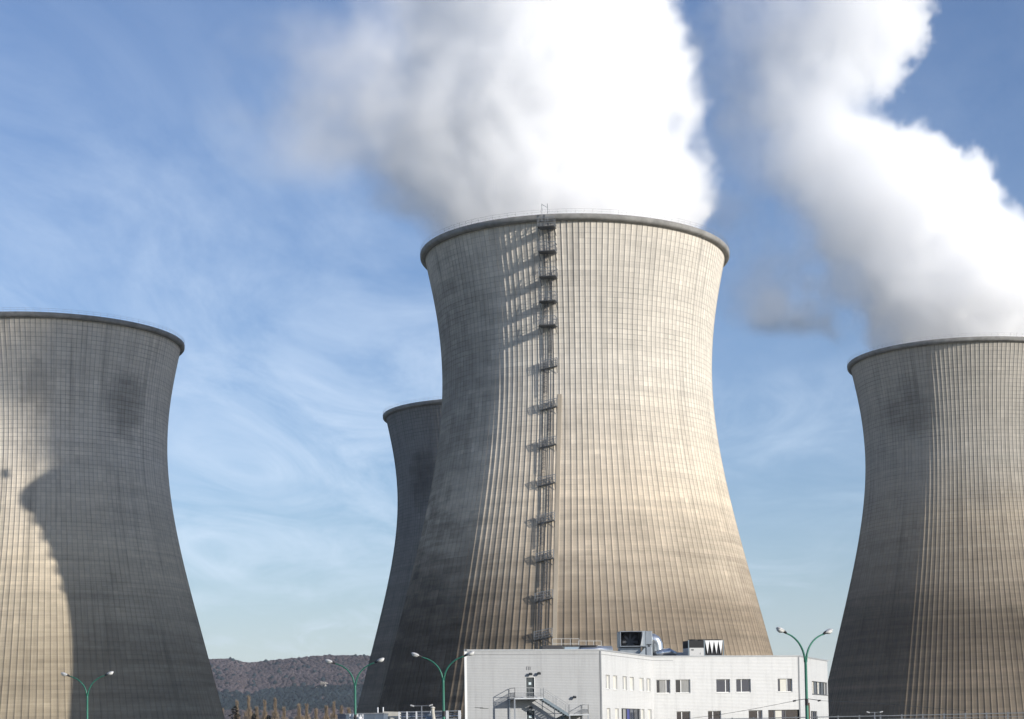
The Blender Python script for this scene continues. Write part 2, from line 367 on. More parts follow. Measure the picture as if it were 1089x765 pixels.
pale = worn('patched_pale_concrete', (0.50, 0.425, 0.325), 0.9, 0, 0.3, 0.15, (1, 1, 0.3))
strip = MB()
for a, b in zip(np.arange(BOT, 84, 2.0), np.arange(BOT, 84, 2.0) + 2.0):
    strip.add([wallpt(a, 0.04, 2.3), wallpt(a, 0.04, 3.3), wallpt(b, 0.04, 3.3), wallpt(b, 0.04, 2.3),
               wallpt(a, -0.1, 2.3), wallpt(a, -0.1, 3.3), wallpt(b, -0.1, 3.3), wallpt(b, -0.1, 2.3)],
              [(0, 1, 2, 3), (0, 3, 7, 4), (1, 5, 6, 2)])
strip.build('patched_strip', pale, towers[0])
for i, z in enumerate(PZ):
    m = MB(); up_ = z > 100
    dep = 3.1 if up_ else 1.05
    s0, s1 = (-1.9, 2.3) if not up_ else (-1.9, 2.2)
    drop = 0.0 if up_ else 0.75
    a, b, c, d = wallpt(z, 0.12, s0), wallpt(z, 0.12, s1), wallpt(z, dep, s1), wallpt(z, dep, s0)
    dz_ = Vector((0, 0, 0.18)); sl_ = Vector((0, 0, drop))
    m.add([a - sl_, b, c, d - sl_, a - dz_ - sl_, b - dz_, c - dz_, d - dz_ - sl_], [(0, 1, 2, 3), (7, 6, 5, 4), (0, 4, 5, 1), (1, 5, 6, 2), (2, 6, 7, 3), (3, 7, 4, 0)])
    for sd in (s0 + 0.1, 0.2, s1 - 0.1): m.bar(wallpt(z - 1.7, 0.1, sd), wallpt(z - 0.1, dep - 0.2, sd), 0.12)
    pl = m.build('platform', grat, lad)
    h = MB(); prs = [(0.15, s0), (dep * 0.5, s0), (dep, s0), (dep, s0 * .5 + s1 * .5), (dep, s1), (dep * 0.5, s1), (0.15, s1)]
    pts = [wallpt(z, o_, s_2) - Vector((0, 0, drop * (s1 - s_2) / (s1 - s0))) for o_, s_2 in prs]
    tops = []
    for p in pts: h.bar(p, p + Vector((0, 0, 2.0 if up_ else 1.8)), 0.08)
    for hh in (0.6, 1.2, 2.0 if up_ else 1.8):
        for p, q in zip(pts, pts[1:]): h.bar(p + Vector((0, 0, hh)), q + Vector((0, 0, hh)), 0.08 if hh < 1.7 else 0.14)
    for k in range(1, 12):
        f_ = k / 12; p = wallpt(z, dep, s0 + (s1 - s0) * f_) - Vector((0, 0, drop * (1 - f_))); h.bar(p, p + Vector((0, 0, 1.8)), 0.035)
    h.build('railing', galv, pl)
lm_, cage = MB(), MB()
for i in range(len(PZ) - 1):
    za, zb = PZ[i], PZ[i + 1]; off = -0.55 if i % 2 else 0.55
    o0 = 0.45
    zz = np.linspace(zb, za + 1.2, 8)
    for s_2 in (-0.28, 0.28):
        for a, b in zip(zz, zz[1:]): lm_.bar(wallpt(a, o0, off + s_2), wallpt(b, o0, off + s_2), 0.09)
    for a in np.arange(zb + 0.3, za + 1.0, 0.6): lm_.bar(wallpt(a, o0, off - 0.28), wallpt(a, o0, off + 0.28), 0.05)
    for s_2, o_ in ((-0.42, 0.75), (0.42, 0.75), (-0.25, 1.0), (0.25, 1.0), (0, 1.05)):
        for a, b in zip(zz[2:], zz[3:]): cage.bar(wallpt(a, o_, off + s_2), wallpt(b, o_, off + s_2), 0.05)
    for a in np.arange(zb + 2.4, za, 1.2):
        pp = [wallpt(a, o_, off + s_2) for s_2, o_ in ((-0.42, 0.45), (-0.42, 0.75), (-0.25, 1.0), (0, 1.05), (0.25, 1.0), (0.42, 0.75), (0.42, 0.45))]
        for p, q in zip(pp, pp[1:]): cage.bar(p, q, 0.07)
    # standing posts tying the platforms together
    for sd in (-1.2, 1.2):
        for a, b in zip(zz[:-1], zz[1:]): cage.bar(wallpt(a, 0.3, sd), wallpt(b, 0.3, sd), 0.10)
lm_.build('ladder_rails', dark_steel, lad); cage.build('safety_cage', dark_steel, lad)
tp = MB(); 
for s_2 in (-0.9, 0.5): tp.bar(wallpt(TOP - 2, 1.9, s_2), wallpt(TOP - 2, 1.9, s_2) + Vector((0, 0, 4.4)), 0.12)
tp.bar(wallpt(TOP - 2, 1.9, -0.9) + Vector((0, 0, 4.3)), wallpt(TOP - 2, 1.9, 0.5) + Vector((0, 0, 3.4)), 0.1)
tp.build('ladder_head', galv, lad)

# ------------------------------------------------------------------ steam plumes
def rows_fill(rows, depth, zth, seed, lean=lambda x, y: 0.0):
    """spheres that fill a plume given its width at each height (photo pixels), rounded front to back"""
    rg = np.random.default_rng(seed); out = []
    ppm = FPX / depth
    srt = sorted(rows); ys = [q[0] for q in srt]; yy = np.arange(ys[0], ys[-1], 4.0)
    edge_x = np.concatenate([np.interp(yy, ys, [q[1] for q in srt]), np.interp(yy, ys, [q[2] for q in srt])]); edge_y = np.concatenate([yy, yy])
    for (y, xl, xr) in rows:
        wpx = xr - xl; r = min(34, wpx * 0.28)
        n = max(2, int(wpx / (r * 0.75)))
        for i in range(n):
            f = i / (n - 1); x = xl + r + (wpx - 2 * r) * f; tt = 2 * f - 1
            half = (zth(y) if callable(zth) else zth) * math.sqrt(max(0.0, 1 - 0.92 * tt * tt)) - 0.3 * r / ppm
            k = max(1, int(2 * half / (r / ppm * 1.1)))
            for j in range(k):
                dd = 0 if k == 1 else (2 * j / (k - 1) - 1) * half
                edge = i in (0, n - 1)
                rad = max(9.0, min(r * rg.uniform(0.8, 1.0), 1.05 * float(np.hypot(edge_x - x, edge_y - y).min()))) / ppm
                dd += lean(x, y)
                p = at(x + (0 if edge else rg.uniform(-6, 6)), y + rg.uniform(-5, 5), depth + dd + rg.uniform(-2, 2))
                out.append((p, rad))
    for (y, xl, xr) in zip(yy[::3], np.interp(yy[::3], ys, [q[1] for q in srt]), np.interp(yy[::3], ys, [q[2] for q in srt])):
        zt_ = zth(y) if callable(zth) else zth
        for sg, x0 in ((1, xl), (-1, xr)):
            for k in range(3):
                re_ = rg.uniform(10, 17); x = x0 + sg * re_; out.append((at(x, y + rg.uniform(-3, 3), depth + lean(x, y) + (k - 1) * 0.38 * zt_), re_ / ppm))
    return out
def steam_vol(name):
    m = bpy.data.materials.new(name); m.use_nodes = True; t = m.node_tree; t.nodes.clear()
    v = N(t, 'ShaderNodeVolumePrincipled'); v.inputs['Color'].default_value = (0.996, 0.996, 0.997, 1); v.inputs['Density'].default_value = 1.0
    v.inputs['Anisotropy'].default_value = -0.1
    o = N(t, 'ShaderNodeOutputMaterial'); t.links.new(v.outputs[0], o.inputs['Volume']); return m
STEAM = steam_vol('white_steam')
GRAD = np.array([(1, 1, 0), (-1, 1, 0), (1, -1, 0), (-1, -1, 0), (1, 0, 1), (-1, 0, 1), (1, 0, -1), (-1, 0, -1), (0, 1, 1), (0, -1, 1), (0, 1, -1), (0, -1, -1)], np.float32)
def perlin(P, seed):
    """gradient noise at points P (n, 3), about -1..1"""
    I = np.floor(P).astype(np.int64); Fp = (P - I).astype(np.float32); U = Fp * Fp * Fp * (Fp * (Fp * 6 - 15) + 10)
    out = 0
    for dx in (0, 1):
        for dy in (0, 1):
            for dz in (0, 1):
                h = ((I[:, 0] + dx) * 73856093) ^ ((I[:, 1] + dy) * 19349663) ^ ((I[:, 2] + dz) * 83492791) ^ (seed * 2654435761)
                h = (h ^ (h >> 13)) * 1274126177; h = (h ^ (h >> 16)) & 0x7fffffff
                g = GRAD[h % 12]; d = g[:, 0] * (Fp[:, 0] - dx) + g[:, 1] * (Fp[:, 1] - dy) + g[:, 2] * (Fp[:, 2] - dz)
                wgt = (U[:, 0] if dx else 1 - U[:, 0]) * (U[:, 1] if dy else 1 - U[:, 1]) * (U[:, 2] if dz else 1 - U[:, 2])
                out = out + d * wgt
    return out * 1.4
def sstep(x, a, b): 
    q = np.clip((x - a) / (b - a), 0, 1); return q * q * (3 - 2 * q)
def flood(mask, start, n):
    """the connected body of a voxel mask that holds the start voxel"""
    mask = mask.reshape(n); one = np.zeros_like(mask); one[np.unravel_index(start, n)] = True; cnt = 0
    while one.sum() != cnt:
        cnt = one.sum()
        for _ in range(6):
            gsh = one.copy()
            for i in range(3):
                u = [slice(None)] * 3; v_ = [slice(None)] * 3; u[i] = slice(1, None); v_[i] = slice(None, -1)
                gsh[tuple(u)] |= one[tuple(v_)]; gsh[tuple(v_)] |= one[tuple(u)]
            one = gsh & mask
    return one
def plume(label, spheres, seed, res, dens, axis, xmid, xw, thin, ztop, blobs):
    """steam as a density grid: a union of puffs, its edge broken up by billows, thinner on the lee side"""
    C = np.array([np.array(p) for p, r in spheres]); Rr = np.array([r for p, r in spheres])
    lo, hi = C.min(0) - 24, C.max(0) + 24
    for (c, sz, k) in blobs: lo = np.minimum(lo, np.array(c) - sz); hi = np.maximum(hi, np.array(c) + sz)
    lo[2] = max(lo[2], TOP - 9); hi[2] = min(hi[2], ztop)
    n = np.maximum(8, ((hi - lo) / res).astype(int)); ax = [np.linspace(lo[i], hi[i], n[i]).astype(np.float32) for i in range(3)]
    acc = np.zeros(n, np.float32); kS = 0.45
    for c, r in zip(C, Rr):
        sl = [slice(*np.searchsorted(ax[i], (c[i] - r - 14, c[i] + r + 14))) for i in range(3)]
        if any(q.start >= q.stop for q in sl): continue
        d = np.sqrt((ax[0][sl[0]][:, None, None] - c[0])**2 + (ax[1][sl[1]][None, :, None] - c[1])**2 + (ax[2][sl[2]][None, None, :] - c[2])**2) - r
        acc[tuple(sl)] += np.exp(-kS * np.clip(d, -30, 30))
    sd = -np.log(np.maximum(acc, 1e-9)) / kS + 4.0                     # smooth union, negative inside
    X, Y, Z = np.meshgrid(*ax, indexing='ij'); P = np.stack([X, Y, Z], -1).reshape(-1, 3)
    sdf = sd.reshape(-1); near = (sdf > -16) & (sdf < 17); Q = P[near]
    lee = np.clip((xmid - Q[:, 0]) / xw, 0, 1)
    Wp = Q + 5.0 * np.stack([perlin(Q * 0.03 + 7.3 * k, seed + k) for k in range(3)], -1)
    bill = sum(a_ * (1 - 2.2 * np.abs(perlin(Wp * f_ + 3.1, seed + 10 + i))) for i, (f_, a_) in enumerate(((0.045, 3.6), (0.09, 2.5), (0.18, 1.7), (0.36, 1.1))))
    soft = sum(a_ * perlin(Q * f_ + 1.7, seed + 20 + i) for i, (f_, a_) in enumerate(((0.03, 6.0), (0.07, 4.0), (0.16, 2.4), (0.34, 1.2))))
    T = 1.5 + 10.0 * lee + 4.0 * sstep(perlin(Q * 0.014, seed + 31), 0.1, 0.6)        # how far the edge fades out
    d = sdf[near] - bill * (1 - 0.6 * lee) - soft * (0.25 + 1.1 * lee) * np.clip(T / 9, 0.3, 1.2)
    f = np.clip(-d / T + 0.35, 0, 1)
    den = np.where(sdf <= -16, 1.0, 0.0).astype(np.float32); den[near] = f**1.5
    den *= flood(den > 0.02, int(np.argmin(sdf)), n).reshape(-1)
    leeA = np.clip((xmid - P[:, 0]) / xw, 0, 1)
    den *= (1 - thin * leeA) * dens
    for (c, sz, k) in blobs:
        q = np.sqrt((((P - np.array(c)) / np.array(sz))**2).sum(-1)); m_ = q < 1.0
        nn = 0.5 + 0.6 * perlin(P[m_] * 0.045, seed + 41) + 0.35 * perlin(P[m_] * 0.10, seed + 42) + 0.2 * perlin(P[m_] * 0.22, seed + 43)
        den[m_] += k * np.clip(1 - q[m_], 0, 1)**0.7 * np.clip(nn - 0.25, 0, 1)
    rad = np.hypot(P[:, 0] - axis[0], P[:, 1] - axis[1]); lim = rr - 1.6 + np.clip(P[:, 2] - TOP - 0.5, -3, 30) * 1.1
    den *= np.where(P[:, 2] < TOP + 12, sstep(lim - rad, 0.0, 5.0), 1.0)
    den *= sstep(hi[2] - P[:, 2], 0, 10)
    den[den < 2e-4] = 0
    base = Vector((axis[0], axis[1], TOP - 9))
    root = thing('steam_plume', label, 'steam plume', base, 0, 'steam plumes rising from the cooling towers')
    def grid_object(name, vals, material):
        me = bpy.data.meshes.new(name); me.vertices.add(len(P)); me.vertices.foreach_set('co', (P - np.array(base)).astype(np.float32).ravel())
        me.attributes.new('density', 'FLOAT', 'POINT').data.foreach_set('value', vals.astype(np.float32))
        o = bpy.data.objects.new(name, me); COL.objects.link(o); me.materials.append(material); o.parent = root
        g = bpy.data.node_groups.new(name, 'GeometryNodeTree')
        g.interface.new_socket('Geometry', in_out='INPUT', socket_type='NodeSocketGeometry'); g.interface.new_socket('Geometry', in_out='OUTPUT', socket_type='NodeSocketGeometry')
        gi, go = g.nodes.new('NodeGroupInput'), g.nodes.new('NodeGroupOutput'); l0 = lo - np.array(base); h0 = hi - np.array(base)
        sx = g.nodes.new('ShaderNodeSeparateXYZ'); g.links.new(g.nodes.new('GeometryNodeInputPosition').outputs[0], sx.inputs[0])
        ii = [math_(g, 'MINIMUM', math_(g, 'MAXIMUM', math_(g, 'ROUND', math_(g, 'MULTIPLY', math_(g, 'SUBTRACT', sx.outputs[i], float(l0[i])), float((n[i] - 1) / (hi[i] - lo[i])))), 0.0), float(n[i] - 1)) for i in range(3)]
        idx = math_(g, 'MULTIPLY_ADD', math_(g, 'MULTIPLY_ADD', ii[0], float(n[1]), ii[1]), float(n[2]), ii[2])
        na = g.nodes.new('GeometryNodeInputNamedAttribute'); na.data_type = 'FLOAT'; na.inputs['Name'].default_value = 'density'
        si = g.nodes.new('GeometryNodeSampleIndex'); si.data_type = 'FLOAT'; si.domain = 'POINT'
        fi = g.nodes.new('FunctionNodeFloatToInt'); g.links.new(idx, fi.inputs[0]); g.links.new(gi.outputs[0], si.inputs['Geometry']); g.links.new(na.outputs[0], si.inputs['Value']); g.links.new(fi.outputs[0], si.inputs['Index'])
        vc = g.nodes.new('GeometryNodeVolumeCube'); g.links.new(si.outputs[0], vc.inputs['Density'])
        vc.inputs['Min'].default_value = tuple(float(x) for x in l0); vc.inputs['Max'].default_value = tuple(float(x) for x in h0)
        for k, nm in enumerate('XYZ'): vc.inputs['Resolution ' + nm].default_value = int(n[k])
        last = vc.outputs[0]
        smn = g.nodes.new('GeometryNodeSetMaterial'); smn.inputs['Material'].default_value = material
        g.links.new(last, smn.inputs[0]); g.links.new(smn.outputs[0], go.inputs[0])
        o.modifiers.new(name, 'NODES').node_group = g; return o
    grid_object('steam', den, STEAM)['kind'] = 'stuff'
    return root

ROWS_C = [(262, 480, 722), (245, 456, 730), (225, 444, 738), (205, 438, 744), (190, 428, 734), (172, 406, 708), (156, 372, 712), (140, 334, 714),
          (124, 312, 716), (108, 302, 722), (92, 308, 721), (76, 328, 722), (60, 334, 717), (44, 338, 712), (26, 350, 698), (8, 368, 690),
          (-12, 385, 690), (-34, 400, 695), (-60, 415, 705), (-90, 430, 712), (-120, 450, 716)]
ROWS_R = [(372, 930, 1140), (352, 912, 1150), (332, 898, 1160), (312, 888, 1166), (292, 880, 1160), (272, 868, 1140), (254, 858, 1105), (238, 845, 1070),
          (224, 832, 1054), (208, 806, 1060), (194, 790, 1052), (180, 788, 1036), (166, 792, 1010), (152, 794, 985), (138, 790, 942), (127, 783, 916), (118, 777, 900),
          (111, 773, 905), (104, 768, 940), (94, 764, 950), (82, 756, 952), (68, 746, 951), (54, 742, 958), (38, 738, 974), (20, 734, 986), (2, 738, 986),
          (-18, 748, 985), (-45, 765, 990), (-75, 790, 1000), (-105, 815, 1010)]
plume('broad white steam plume rising from the pale tower with the ladder',
      rows_fill(ROWS_C, 479, lambda y: 27 if y > 222 else 23, 3, lambda x, y: -34.0 * min(1, max(0, (470 - x) / 150)) * min(1, max(0, (150 - y) / 50))),
      1, 0.95, 0.15, TW[0], -22.0, 62.0, 0.82, 245.0, [(tuple(at(322, 105, 450)), (28, 26, 24), 0.05)])
plume('leaning white steam plume drifting up and left from the brown streaked tower',
      rows_fill(ROWS_R, 628, lambda y: 24 if y > 320 else 32, 5), 2, 1.2, 0.14, TW[2], 100.0, 66.0, 0.86, 275.0,
      [(tuple(at(835, 325, 628)), (24, 20, 18), 0.07), (tuple(at(864, 342, 628)), (24, 20, 18), 0.10), (tuple(at(872, 305, 628)), (16, 18, 22), 0.08), (tuple(at(800, 265, 628)), (28, 20, 28), 0.035), (tuple(at(762, 140, 628)), (24, 20, 46), 0.035)])

#@@REST
# ------------------------------------------------------------------ white office building
BP = [Vector((-21.97, 195.70, 0)), Vector((-7.84, 200.96, 0)), Vector((-2.46, 220.45, 0)), Vector((15.39, 227.50, 0)), Vector((20.27, 244.49, 0)),
      Vector((-8.6, 233.4, 0)), Vector((-11.6, 230.5, 0))]
ROOF = 12.1
class Wall:
    def __init__(s, i):
        s.a, s.b = BP[i], BP[(i + 1) % len(BP)]; s.t = (s.b - s.a).normalized(); s.L = (s.b - s.a).length; s.n = Vector((s.t.y, -s.t.x, 0))
        s.ax = Matrix((s.t, -s.n, Vector((0, 0, 1)))).transposed()          # local x along, y inward, z up
    def p(s, u, w, z): return s.a + s.t * u + s.n * w + Vector((0, 0, z))
    def box(s, m, u0, u1, w0, w1, z0, z1): return m.box(s.p((u0 + u1) / 2, (w0 + w1) / 2, (z0 + z1) / 2), (abs(u1 - u0), abs(w1 - w0), abs(z1 - z0)), ax=s.ax)

def cladding(name, col, sheen=0.35):
    m = mat(name, col, 0.45, 0.0, sheen); t = m.node_tree; b = t.nodes['Principled BSDF']
    tcx = N(t, 'ShaderNodeTexCoord'); sp = N(t, 'ShaderNodeSeparateXYZ'); t.links.new(tcx.outputs['Object'], sp.inputs[0])
    z = sp.outputs[2]; zz = math_(t, 'FRACT', math_(t, 'DIVIDE', z, 1.02)); seam = ramp(t, zz, [(0.0, 1.0), (0.025, 1.0), (0.045, 0.0), (1.0, 0.0)])
    nz = N(t, 'ShaderNodeTexNoise', inp={'Scale': 0.9, 'Detail': 5}); mp = N(t, 'ShaderNodeMapping', inp={'Scale': (1, 1, 0.5)})
    t.links.new(tcx.outputs['Object'], mp.inputs[0]); t.links.new(mp.outputs[0], nz.inputs['Vector'])
    pan = N(t, 'ShaderNodeTexWhiteNoise', noise_dimensions='1D'); t.links.new(math_(t, 'FLOOR', math_(t, 'DIVIDE', z, 1.02)), pan.inputs['W'])
    k = math_(t, 'ADD', 0.90, math_(t, 'ADD', math_(t, 'MULTIPLY', nz.outputs[0], 0.09), math_(t, 'MULTIPLY', pan.outputs[0], 0.05)))
    mp2 = N(t, 'ShaderNodeMapping', inp={'Scale': (1.6, 1.6, 0.10)}); t.links.new(tcx.outputs['Object'], mp2.inputs[0])
    nz2 = N(t, 'ShaderNodeTexNoise', inp={'Scale': 1.5, 'Detail': 6, 'Roughness': 0.65}); t.links.new(mp2.outputs[0], nz2.inputs['Vector'])
    runs = math_(t, 'MULTIPLY', ramp(t, nz2.outputs[0], [(0.48, 0.0), (0.75, 1.0)]), 0.16)
    k = math_(t, 'MULTIPLY', math_(t, 'MULTIPLY', k, math_(t, 'SUBTRACT', 1.0, math_(t, 'MULTIPLY', seam, 0.06))), math_(t, 'SUBTRACT', 1.0, runs))
    kk = N(t, 'ShaderNodeCombineXYZ'); [t.links.new(k, kk.inputs[i]) for i in range(3)]
    t.links.new(mixc(t, 1.0, col, kk.outputs[0], 'MULTIPLY'), b.inputs['Base Color'])
    wv = math_(t, 'SINE', math_(t, 'MULTIPLY', z, 2 * math.pi / 0.17))
    nb = N(t, 'ShaderNodeTexNoise', inp={'Scale': 0.7, 'Detail': 3}); t.links.new(tcx.outputs['Object'], nb.inputs['Vector'])
    hgt = math_(t, 'ADD', math_(t, 'MULTIPLY', wv, 0.5), math_(t, 'MULTIPLY', nb.outputs[0], 3.0))
    bp = N(t, 'ShaderNodeBump', inp={'Strength': 0.25, 'Distance': 0.03}); t.links.new(hgt, bp.inputs['Height']); t.links.new(bp.outputs[0], b.inputs['Normal'])
    return m
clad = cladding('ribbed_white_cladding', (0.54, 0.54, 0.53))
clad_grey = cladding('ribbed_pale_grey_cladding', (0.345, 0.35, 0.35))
trim = worn('white_trim', (0.72, 0.72, 0.70), 0.5, 0, 0.12)
frame_m = worn('window_frame_white', (0.70, 0.70, 0.68), 0.5, 0, 0.1)
dframe = worn('dark_window_frame', (0.10, 0.105, 0.11), 0.45, 0.1, 0.2)
def glass_m(name, col): 
    m = mat(name, col, 0.06, 0.0, 0.6); t = m.node_tree
    nz = N(t, 'ShaderNodeTexNoise', inp={'Scale': 0.8, 'Detail': 2}); bp = N(t, 'ShaderNodeBump', inp={'Strength': 0.06, 'Distance': 0.2})
    t.links.new(nz.outputs[0], bp.inputs['Height']); t.links.new(bp.outputs[0], t.nodes['Principled BSDF'].inputs['Normal']); return m
glass = glass_m('dark_window_glass', (0.018, 0.022, 0.032))
glassb = glass_m('bluish_window_glass', (0.035, 0.045, 0.07))
blind = worn('closed_blind', (0.62, 0.60, 0.53), 0.7, 0, 0.1, 2.0)
curtain = worn('grey_curtain', (0.30, 0.30, 0.29), 0.8, 0, 0.3, 3.0, (3, 3, 0.3))
bluec = mat('blue_curtain', (0.06, 0.07, 0.22), 0.8)
bld = thing('office_building', 'low white clad office building with an outside fire stair and small windows', 'building', (0, 0, 0))

def facade(i, openings):
    """wall with real openings; returns its mesh pieces"""
    W = Wall(i); m = MB(); us = sorted({0.0, W.L} | {o[0] for o in openings} | {o[1] for o in openings}); zs = sorted({0.0, ROOF - 0.02} | {o[2] for o in openings} | {o[3] for o in openings})
    def hole(u, z): return any(o[0] < u < o[1] and o[2] < z < o[3] for o in openings)
    for a, b in zip(us, us[1:]):
        for c, d in zip(zs, zs[1:]):
            if not hole((a + b) / 2, (c + d) / 2): m.add([W.p(a, 0, c), W.p(b, 0, c), W.p(b, 0, d), W.p(a, 0, d)], [(0, 1, 2, 3)])
    dp = -0.28
    for (a, b, c, d) in [o[:4] for o in openings]:
        m.add([W.p(a, 0, c), W.p(b, 0, c), W.p(b, 0, d), W.p(a, 0, d), W.p(a, dp, c), W.p(b, dp, c), W.p(b, dp, d), W.p(a, dp, d)],
              [(0, 4, 5, 1), (1, 5, 6, 2), (2, 6, 7, 3), (3, 7, 4, 0)])
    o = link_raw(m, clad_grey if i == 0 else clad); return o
def link_raw(m, mt):
    me = bpy.data.meshes.new('wall'); me.from_pydata([tuple(v) for v in m.v], [], m.f); me.update(); return link('wall', me, mt, bld)
def window(i, u0, u1, z0, z1, style):
    """frame set back in its opening, a pane behind it, perhaps a blind or curtain seen through it"""
    W = Wall(i); fr = MB(); fw = 0.07
    for (a, b, c, d) in ((u0, u0 + fw, z0, z1), (u1 - fw, u1, z0, z1), (u0 + fw, u1 - fw, z0, z0 + fw), (u0 + fw, u1 - fw, z1 - fw, z1)): W.box(fr, a, b, -0.26, -0.16, c, d)
    muls = style.get('mul', [0.66])
    for q in muls: 
        uu = u0 + (u1 - u0) * q; W.box(fr, uu - 0.05, uu + 0.05, -0.255, -0.155, z0 + fw, z1 - fw)
    W.box(fr, u0 - 0.04, u1 + 0.04, -0.02, 0.06, z0 - 0.06, z0 - 0.005)     # sill
    f = fr.build('window', style.get('frame', frame_m), bld)
    cuts = [u0 + fw] + [u0 + (u1 - u0) * q for q in muls] + [u1 - fw]
    ms = style['panes']
    for k, (a, b) in enumerate(zip(cuts, cuts[1:])):
        pn = MB(); W.box(pn, a + 0.01, b - 0.01, -0.24, -0.215, z0 + fw, z1 - fw); pn.build('pane', ms[k % len(ms)], f)
    for (q0, q1, mm) in style.get('behind', []):
        cu = MB(); W.box(cu, u0 + (u1 - u0) * q0, u0 + (u1 - u0) * q1, -0.212, -0.204, z0 + fw + 0.02, z1 - fw - 0.02); cu.build('blind', mm, f)
    return f
D1 = dict(panes=[glass, glassb]); 
wins = {1: [], 2: [], 3: [], 0: []}
ML = 1.55
mu = [(1.7, 3.15, 'd'), (4.39, 5.91, 'b'), (8.0, 9.57, 'd'), (10.81, 12.42, 'b'), (14.65, 16.31, 'b'), (17.59, 19.18, 'd')]
for a, b, k in mu:
    st = dict(panes=[blind], mul=[], ) if k == 'b' else dict(panes=[glass, glass], mul=[0.55], behind=[(0.58, 0.95, blind)])
    wins[1].append((a, b, 7.95, 9.48, st))
for a, b, k in [(1.82, 3.16, 'd'), (4.93, 6.31, 'b'), (15.2, 16.4, 'b'), (17.85, 19.4, 'b')]:
    st = dict(panes=[blind], mul=[]) if k == 'b' else dict(panes=[glass], mul=[0.5], behind=[(0.52, 0.95, blind)])
    wins[1].append((a, b, 4.35, 5.85, st))
wins[1].append((7.3, 14.8, 3.6, 5.88, dict(panes=[glass, glassb], mul=[0.14, 0.34, 0.52, 0.72], frame=dframe, behind=[(0.36, 0.5, bluec), (0.16, 0.3, curtain)])))
ru = [(0.44, 2.21, dict(panes=[glass, glassb], mul=[0.72], behind=[(0.26, 0.68, curtain)])), (2.88, 4.79, dict(panes=[glass, glassb], mul=[0.38], behind=[(0.42, 0.94, curtain)])),
      (8.15, 9.95, dict(panes=[glassb, glassb], mul=[0.70])), (10.76, 12.68, dict(panes=[glassb, glassb], mul=[0.38])),
      (16.28, 18.23, dict(panes=[glassb, glassb], mul=[0.66], behind=[(0.2, 0.62, blind)]))]
for a, b, st in ru: wins[2].append((a, b, 7.77, 9.38, st))
for a, b, st in [(2.94, 4.71, dict(panes=[glass, glass], mul=[0.40])), (6.98, 8.69, dict(panes=[glass, glass], mul=[0.40])), (12.32, 14.13, dict(panes=[glass, glassb], mul=[0.7])),
                 (14.92, 19.15, dict(panes=[glass, glassb], mul=[0.2, 0.55], frame=dframe, behind=[(0.24, 0.44, blind)]))]:
    wins[2].append((a, b, 3.9, 5.58, st))
wins[3].append((7.5, 17.3, 7.6, 9.25, dict(panes=[glass, glass], mul=[0.2, 0.42, 0.66, 0.84], frame=dframe, behind=[(0.12, 0.18, blind), (0.44, 0.52, blind), (0.86, 0.97, curtain)])))
wins[3].append((6.4, 10.3, 3.9, 5.45, dict(panes=[glass, glass], mul=[0.35], frame=dframe, behind=[(0.38, 0.46, blind)])))
DOORS = [(6.6, 7.62, 7.06, 9.28), (6.6, 7.62, 3.56, 5.76)]
for i in range(7):
    ops = [w_[:4] for w_ in wins.get(i, [])] + (DOORS if i == 0 else [])
    facade(i, ops)
    for w_ in wins.get(i, []): window(i, *w_)
# roof slab, coping, corner trims
rf = MB(); rf.prism([(p.x * 0.999, p.y) for p in BP], ROOF - 0.45, ROOF - 0.40); rf.build('roof', worn('roof_membrane', (0.22, 0.22, 0.22), 0.9), bld)
cp = MB()
for i in range(7):
    W = Wall(i); W.box(cp, -0.06, W.L + 0.06, -0.28, 0.07, ROOF - 0.05 + 0.003 * i, ROOF + 0.12 + 0.003 * i)
cp.build('coping', worn('pale_coping', (0.34, 0.35, 0.355), 0.5, 0.1, 0.15), bld)
tr = MB(); W0, W1, W2, W3 = Wall(0), Wall(1), Wall(2), Wall(3)
W0.box(tr, -0.05, 0.20, -0.05, 0.05, 0, ROOF - 0.06); tr.build('corner_trim', trim, bld)
tr = MB(); gtrim = worn('grey_trim', (0.20, 0.21, 0.22), 0.5, 0.2)
for W in (W0, W2): tr = MB(); W.box(tr, W.L - 0.12, W.L + 0.05, -0.05, 0.05, 0, ROOF - 0.06); tr.build('downpipe', gtrim, bld)
# doors
doorm = worn('dark_green_grey_door', (0.035, 0.045, 0.05), 0.5, 0, 0.2)
sign = mat('pale_sign', (0.5, 0.58, 0.6), 0.5)
for (a, b, c, d) in DOORS:
    m = MB(); W0.box(m, a + 0.06, b - 0.06, -0.22, -0.14, c + 0.02, d - 0.06); dr = m.build('door', doorm, bld)
    m = MB(); W0.box(m, a, a + 0.055, -0.24, 0.03, c, d); W0.box(m, b - 0.055, b, -0.24, 0.03, c, d); W0.box(m, a + 0.055, b - 0.055, -0.24, 0.03, d - 0.055, d); m.build('door_frame', trim, dr)
    m = MB(); W0.box(m, 6.98, 7.26, -0.138, -0.13, d - 0.85, d - 0.58); m.build('window', sign, dr)
    m = MB(); W0.box(m, b - 0.2, b - 0.1, -0.14, -0.07, c + 0.95, c + 1.05); m.build('handle', galv, dr)
